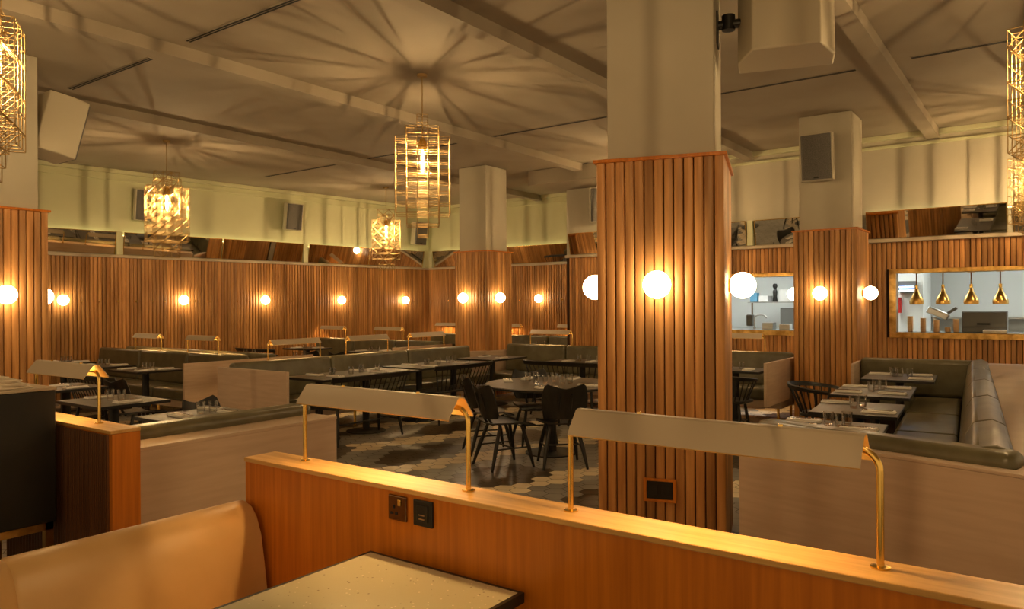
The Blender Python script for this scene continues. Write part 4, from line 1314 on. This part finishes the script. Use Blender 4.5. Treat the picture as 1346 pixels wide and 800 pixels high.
# meat slicer like chrome gadget
r = thing('mixer', 'chrome tilted kitchen mixer behind the cup stacks', 'kitchen mixer', W(13.0, 1.40, 1.156))
T = Matrix.Translation(W(12.72, 1.36, 1.42)) @ Matrix.Rotation(rad(25), 4, 'Y')
mb = MB(); mb.box(-.16, .14, -.06, .06, -.05, .06, T=T); mb.build('head', M['stainless'], r, world=True, bevel=.02)
mb = MB(); mb.tube([W(12.72, 1.42, 1.156), W(12.72, 1.40, 1.37)], .03, 12); mb.build('column', M['stainless'], r, world=True)
T = Matrix.Translation(W(12.74, 1.20, 1.46)) @ Matrix.Rotation(rad(-35), 4, 'Y')
mb = MB(); mb.box(-.09, .09, -.05, .05, -.02, .02, T=T); mb.build('paddle', M['grey_box'], r, world=True, bevel=.008)
# insect killer
r = thing('insect_killer', 'wall-mounted insect killer with blue tubes in the kitchen', 'insect killer', W(13.9, 1.95, 1.85))
mb = MB(); mb.ubox(13.85, 13.99, 1.80, 2.08, 1.76, 1.95); mb.build('housing', M['grey_box'], r, smooth=False, bevel=.01, world=True)
for z in (1.79, 1.85):
    mb = MB(); mb.tube([W(13.83, 1.83, z), W(13.83, 2.05, z)], .014, 10); mb.build('tube', M['blue_tube'], r, world=True)
mb = MB(); mb.ubox(14.0, 15.0, 1.72, 2.6, 0, 2.9); structure(mb.build('wall_kitchen_stub', M['white_k'], smooth=False))
mb = MB(); mb.tube([W(13.94, 2.075, 1.42), W(13.94, 2.075, 1.68)], .045, 14); o = mb.build('fire_extinguisher', M['red']); tag(o, 'thin glimpse of red fire extinguisher on the kitchen wall', 'fire extinguisher')
# small opening: shelf with boxes, faucet, equipment
KB = 14.6
r = thing('kitchen_shelf', 'small steel shelf with boxes seen through the small kitchen opening', 'shelf', W(KB, 4.2, 1.6))
mb = MB(); mb.ubox(KB, KB + .35, 3.75, 4.85, 1.60, 1.62); mb.build('board', M['stainless'], r, smooth=False, world=True)
for v in (3.85, 4.78):
    mb = MB(); mb.ubox(KB + .05, KB + .08, v - .012, v + .012, 1.30, 1.599); mb.build('bracket', M['bronze'], r, smooth=False, world=True)
def bit(name, lab, cat, mm, u0, u1, v0, v1, z0, z1, bev=.005):
    mb = MB(); mb.ubox(u0, u1, v0, v1, z0, z1); tag(mb.build(name, mm, smooth=False, bevel=bev), lab, cat)
bit('carton', 'blue carton on the small kitchen shelf', 'box', M['blue'], KB + .05, KB + .2, 4.68, 4.82, 1.621, 1.80)
bit('storage_box', 'white storage box on the small kitchen shelf right of the pepper mill', 'box', M['white_box'], KB + .03, KB + .3, 3.95, 4.25, 1.621, 1.86)
bit('storage_tub', 'low white tub on the small kitchen shelf left of the pepper mill', 'box', M['white_box'], KB + .03, KB + .3, 4.46, 4.64, 1.621, 1.74)
mb = MB(); mb.lathe([(.0001, 0), (.05, 0), (.035, .10), (.045, .20), (.025, .25), (.045, .30), (.035, .35), (.0001, .36)], 16); o = mb.build('pepper_mill', M['black']); o.location = W(KB + .15, 4.36, 1.621); tag(o, 'black pepper mill standing on the small kitchen shelf', 'pepper mill')
r = thing('faucet', 'steel arched faucet behind the small kitchen opening', 'faucet', W(12.7, 4.05, 1.156))
pts = [W(12.7, 4.10, 1.156), W(12.7, 4.10, 1.34)] + [W(12.7, 4.10 - .10 * (1 - math.cos(rad(a))), 1.34 + .06 * math.sin(rad(a))) for a in range(20, 181, 20)]
mb = MB(); mb.tube(pts, .012, 10); mb.build('spout', M['stainless'], r, world=True)
mb = MB(); mb.tube([W(12.7, 4.10, 1.157), W(12.7, 4.10, 1.20)], .025, 12); mb.build('base', M['stainless'], r, world=True)
bit('soap_dispenser', 'grey soap dispenser at the left of the small kitchen opening', 'soap dispenser', M['grey_box'], 12.85, 12.95, 4.18, 4.30, 1.20, 1.40, .02)
bit('steel_container', 'steel container on the counter behind the small kitchen opening', 'container', M['stainless'], 12.55, 12.75, 3.75, 3.93, 1.156, 1.27)
bit('white_scale', 'white box on the counter at the middle of the small kitchen opening', 'box', M['white_box'], 12.45, 12.6, 3.45, 3.62, 1.156, 1.25)
bit('oven_box', 'grey oven under the hood seen through the small kitchen opening', 'oven', M['grey_box'], 14.7, 15.3, 3.55, 4.25, 1.10, 1.50)
bit('work_bench', 'steel work bench at the back of the kitchen', 'bench', M['stainless'], 14.65, 15.5, 3.0, 5.3, .0, 1.099)
r = thing('extractor_hood', 'large grey extractor hood inside the small kitchen opening', 'hood', W(14.6, 3.5, 1.75))
mb = MB(); mb.prism([(-3.75, 14.35), (-2.60, 14.35), (-2.60, 15.5), (-3.75, 15.5)], 1.70, 1.78); mb.build('rim', M['stainless'], r, smooth=False, world=True)
v = [W(14.36, 3.74, 1.781), W(14.36, 2.61, 1.781), W(15.5, 2.61, 1.781), W(15.5, 3.74, 1.781), W(14.9, 3.40, 2.05), W(14.9, 2.61, 2.05), W(15.5, 2.61, 2.05), W(15.5, 3.40, 2.05)]
mb = MB(); mb.add(v, [(0, 3, 2, 1), (4, 5, 6, 7), (0, 1, 5, 4), (1, 2, 6, 5), (2, 3, 7, 6), (3, 0, 4, 7)]); mb.build('canopy', M['stainless'], r, smooth=False, world=True)
mb = MB(); mb.ubox(14.95, 15.45, 2.65, 3.3, 2.051, 2.899); mb.build('duct', M['stainless'], r, smooth=False, world=True)
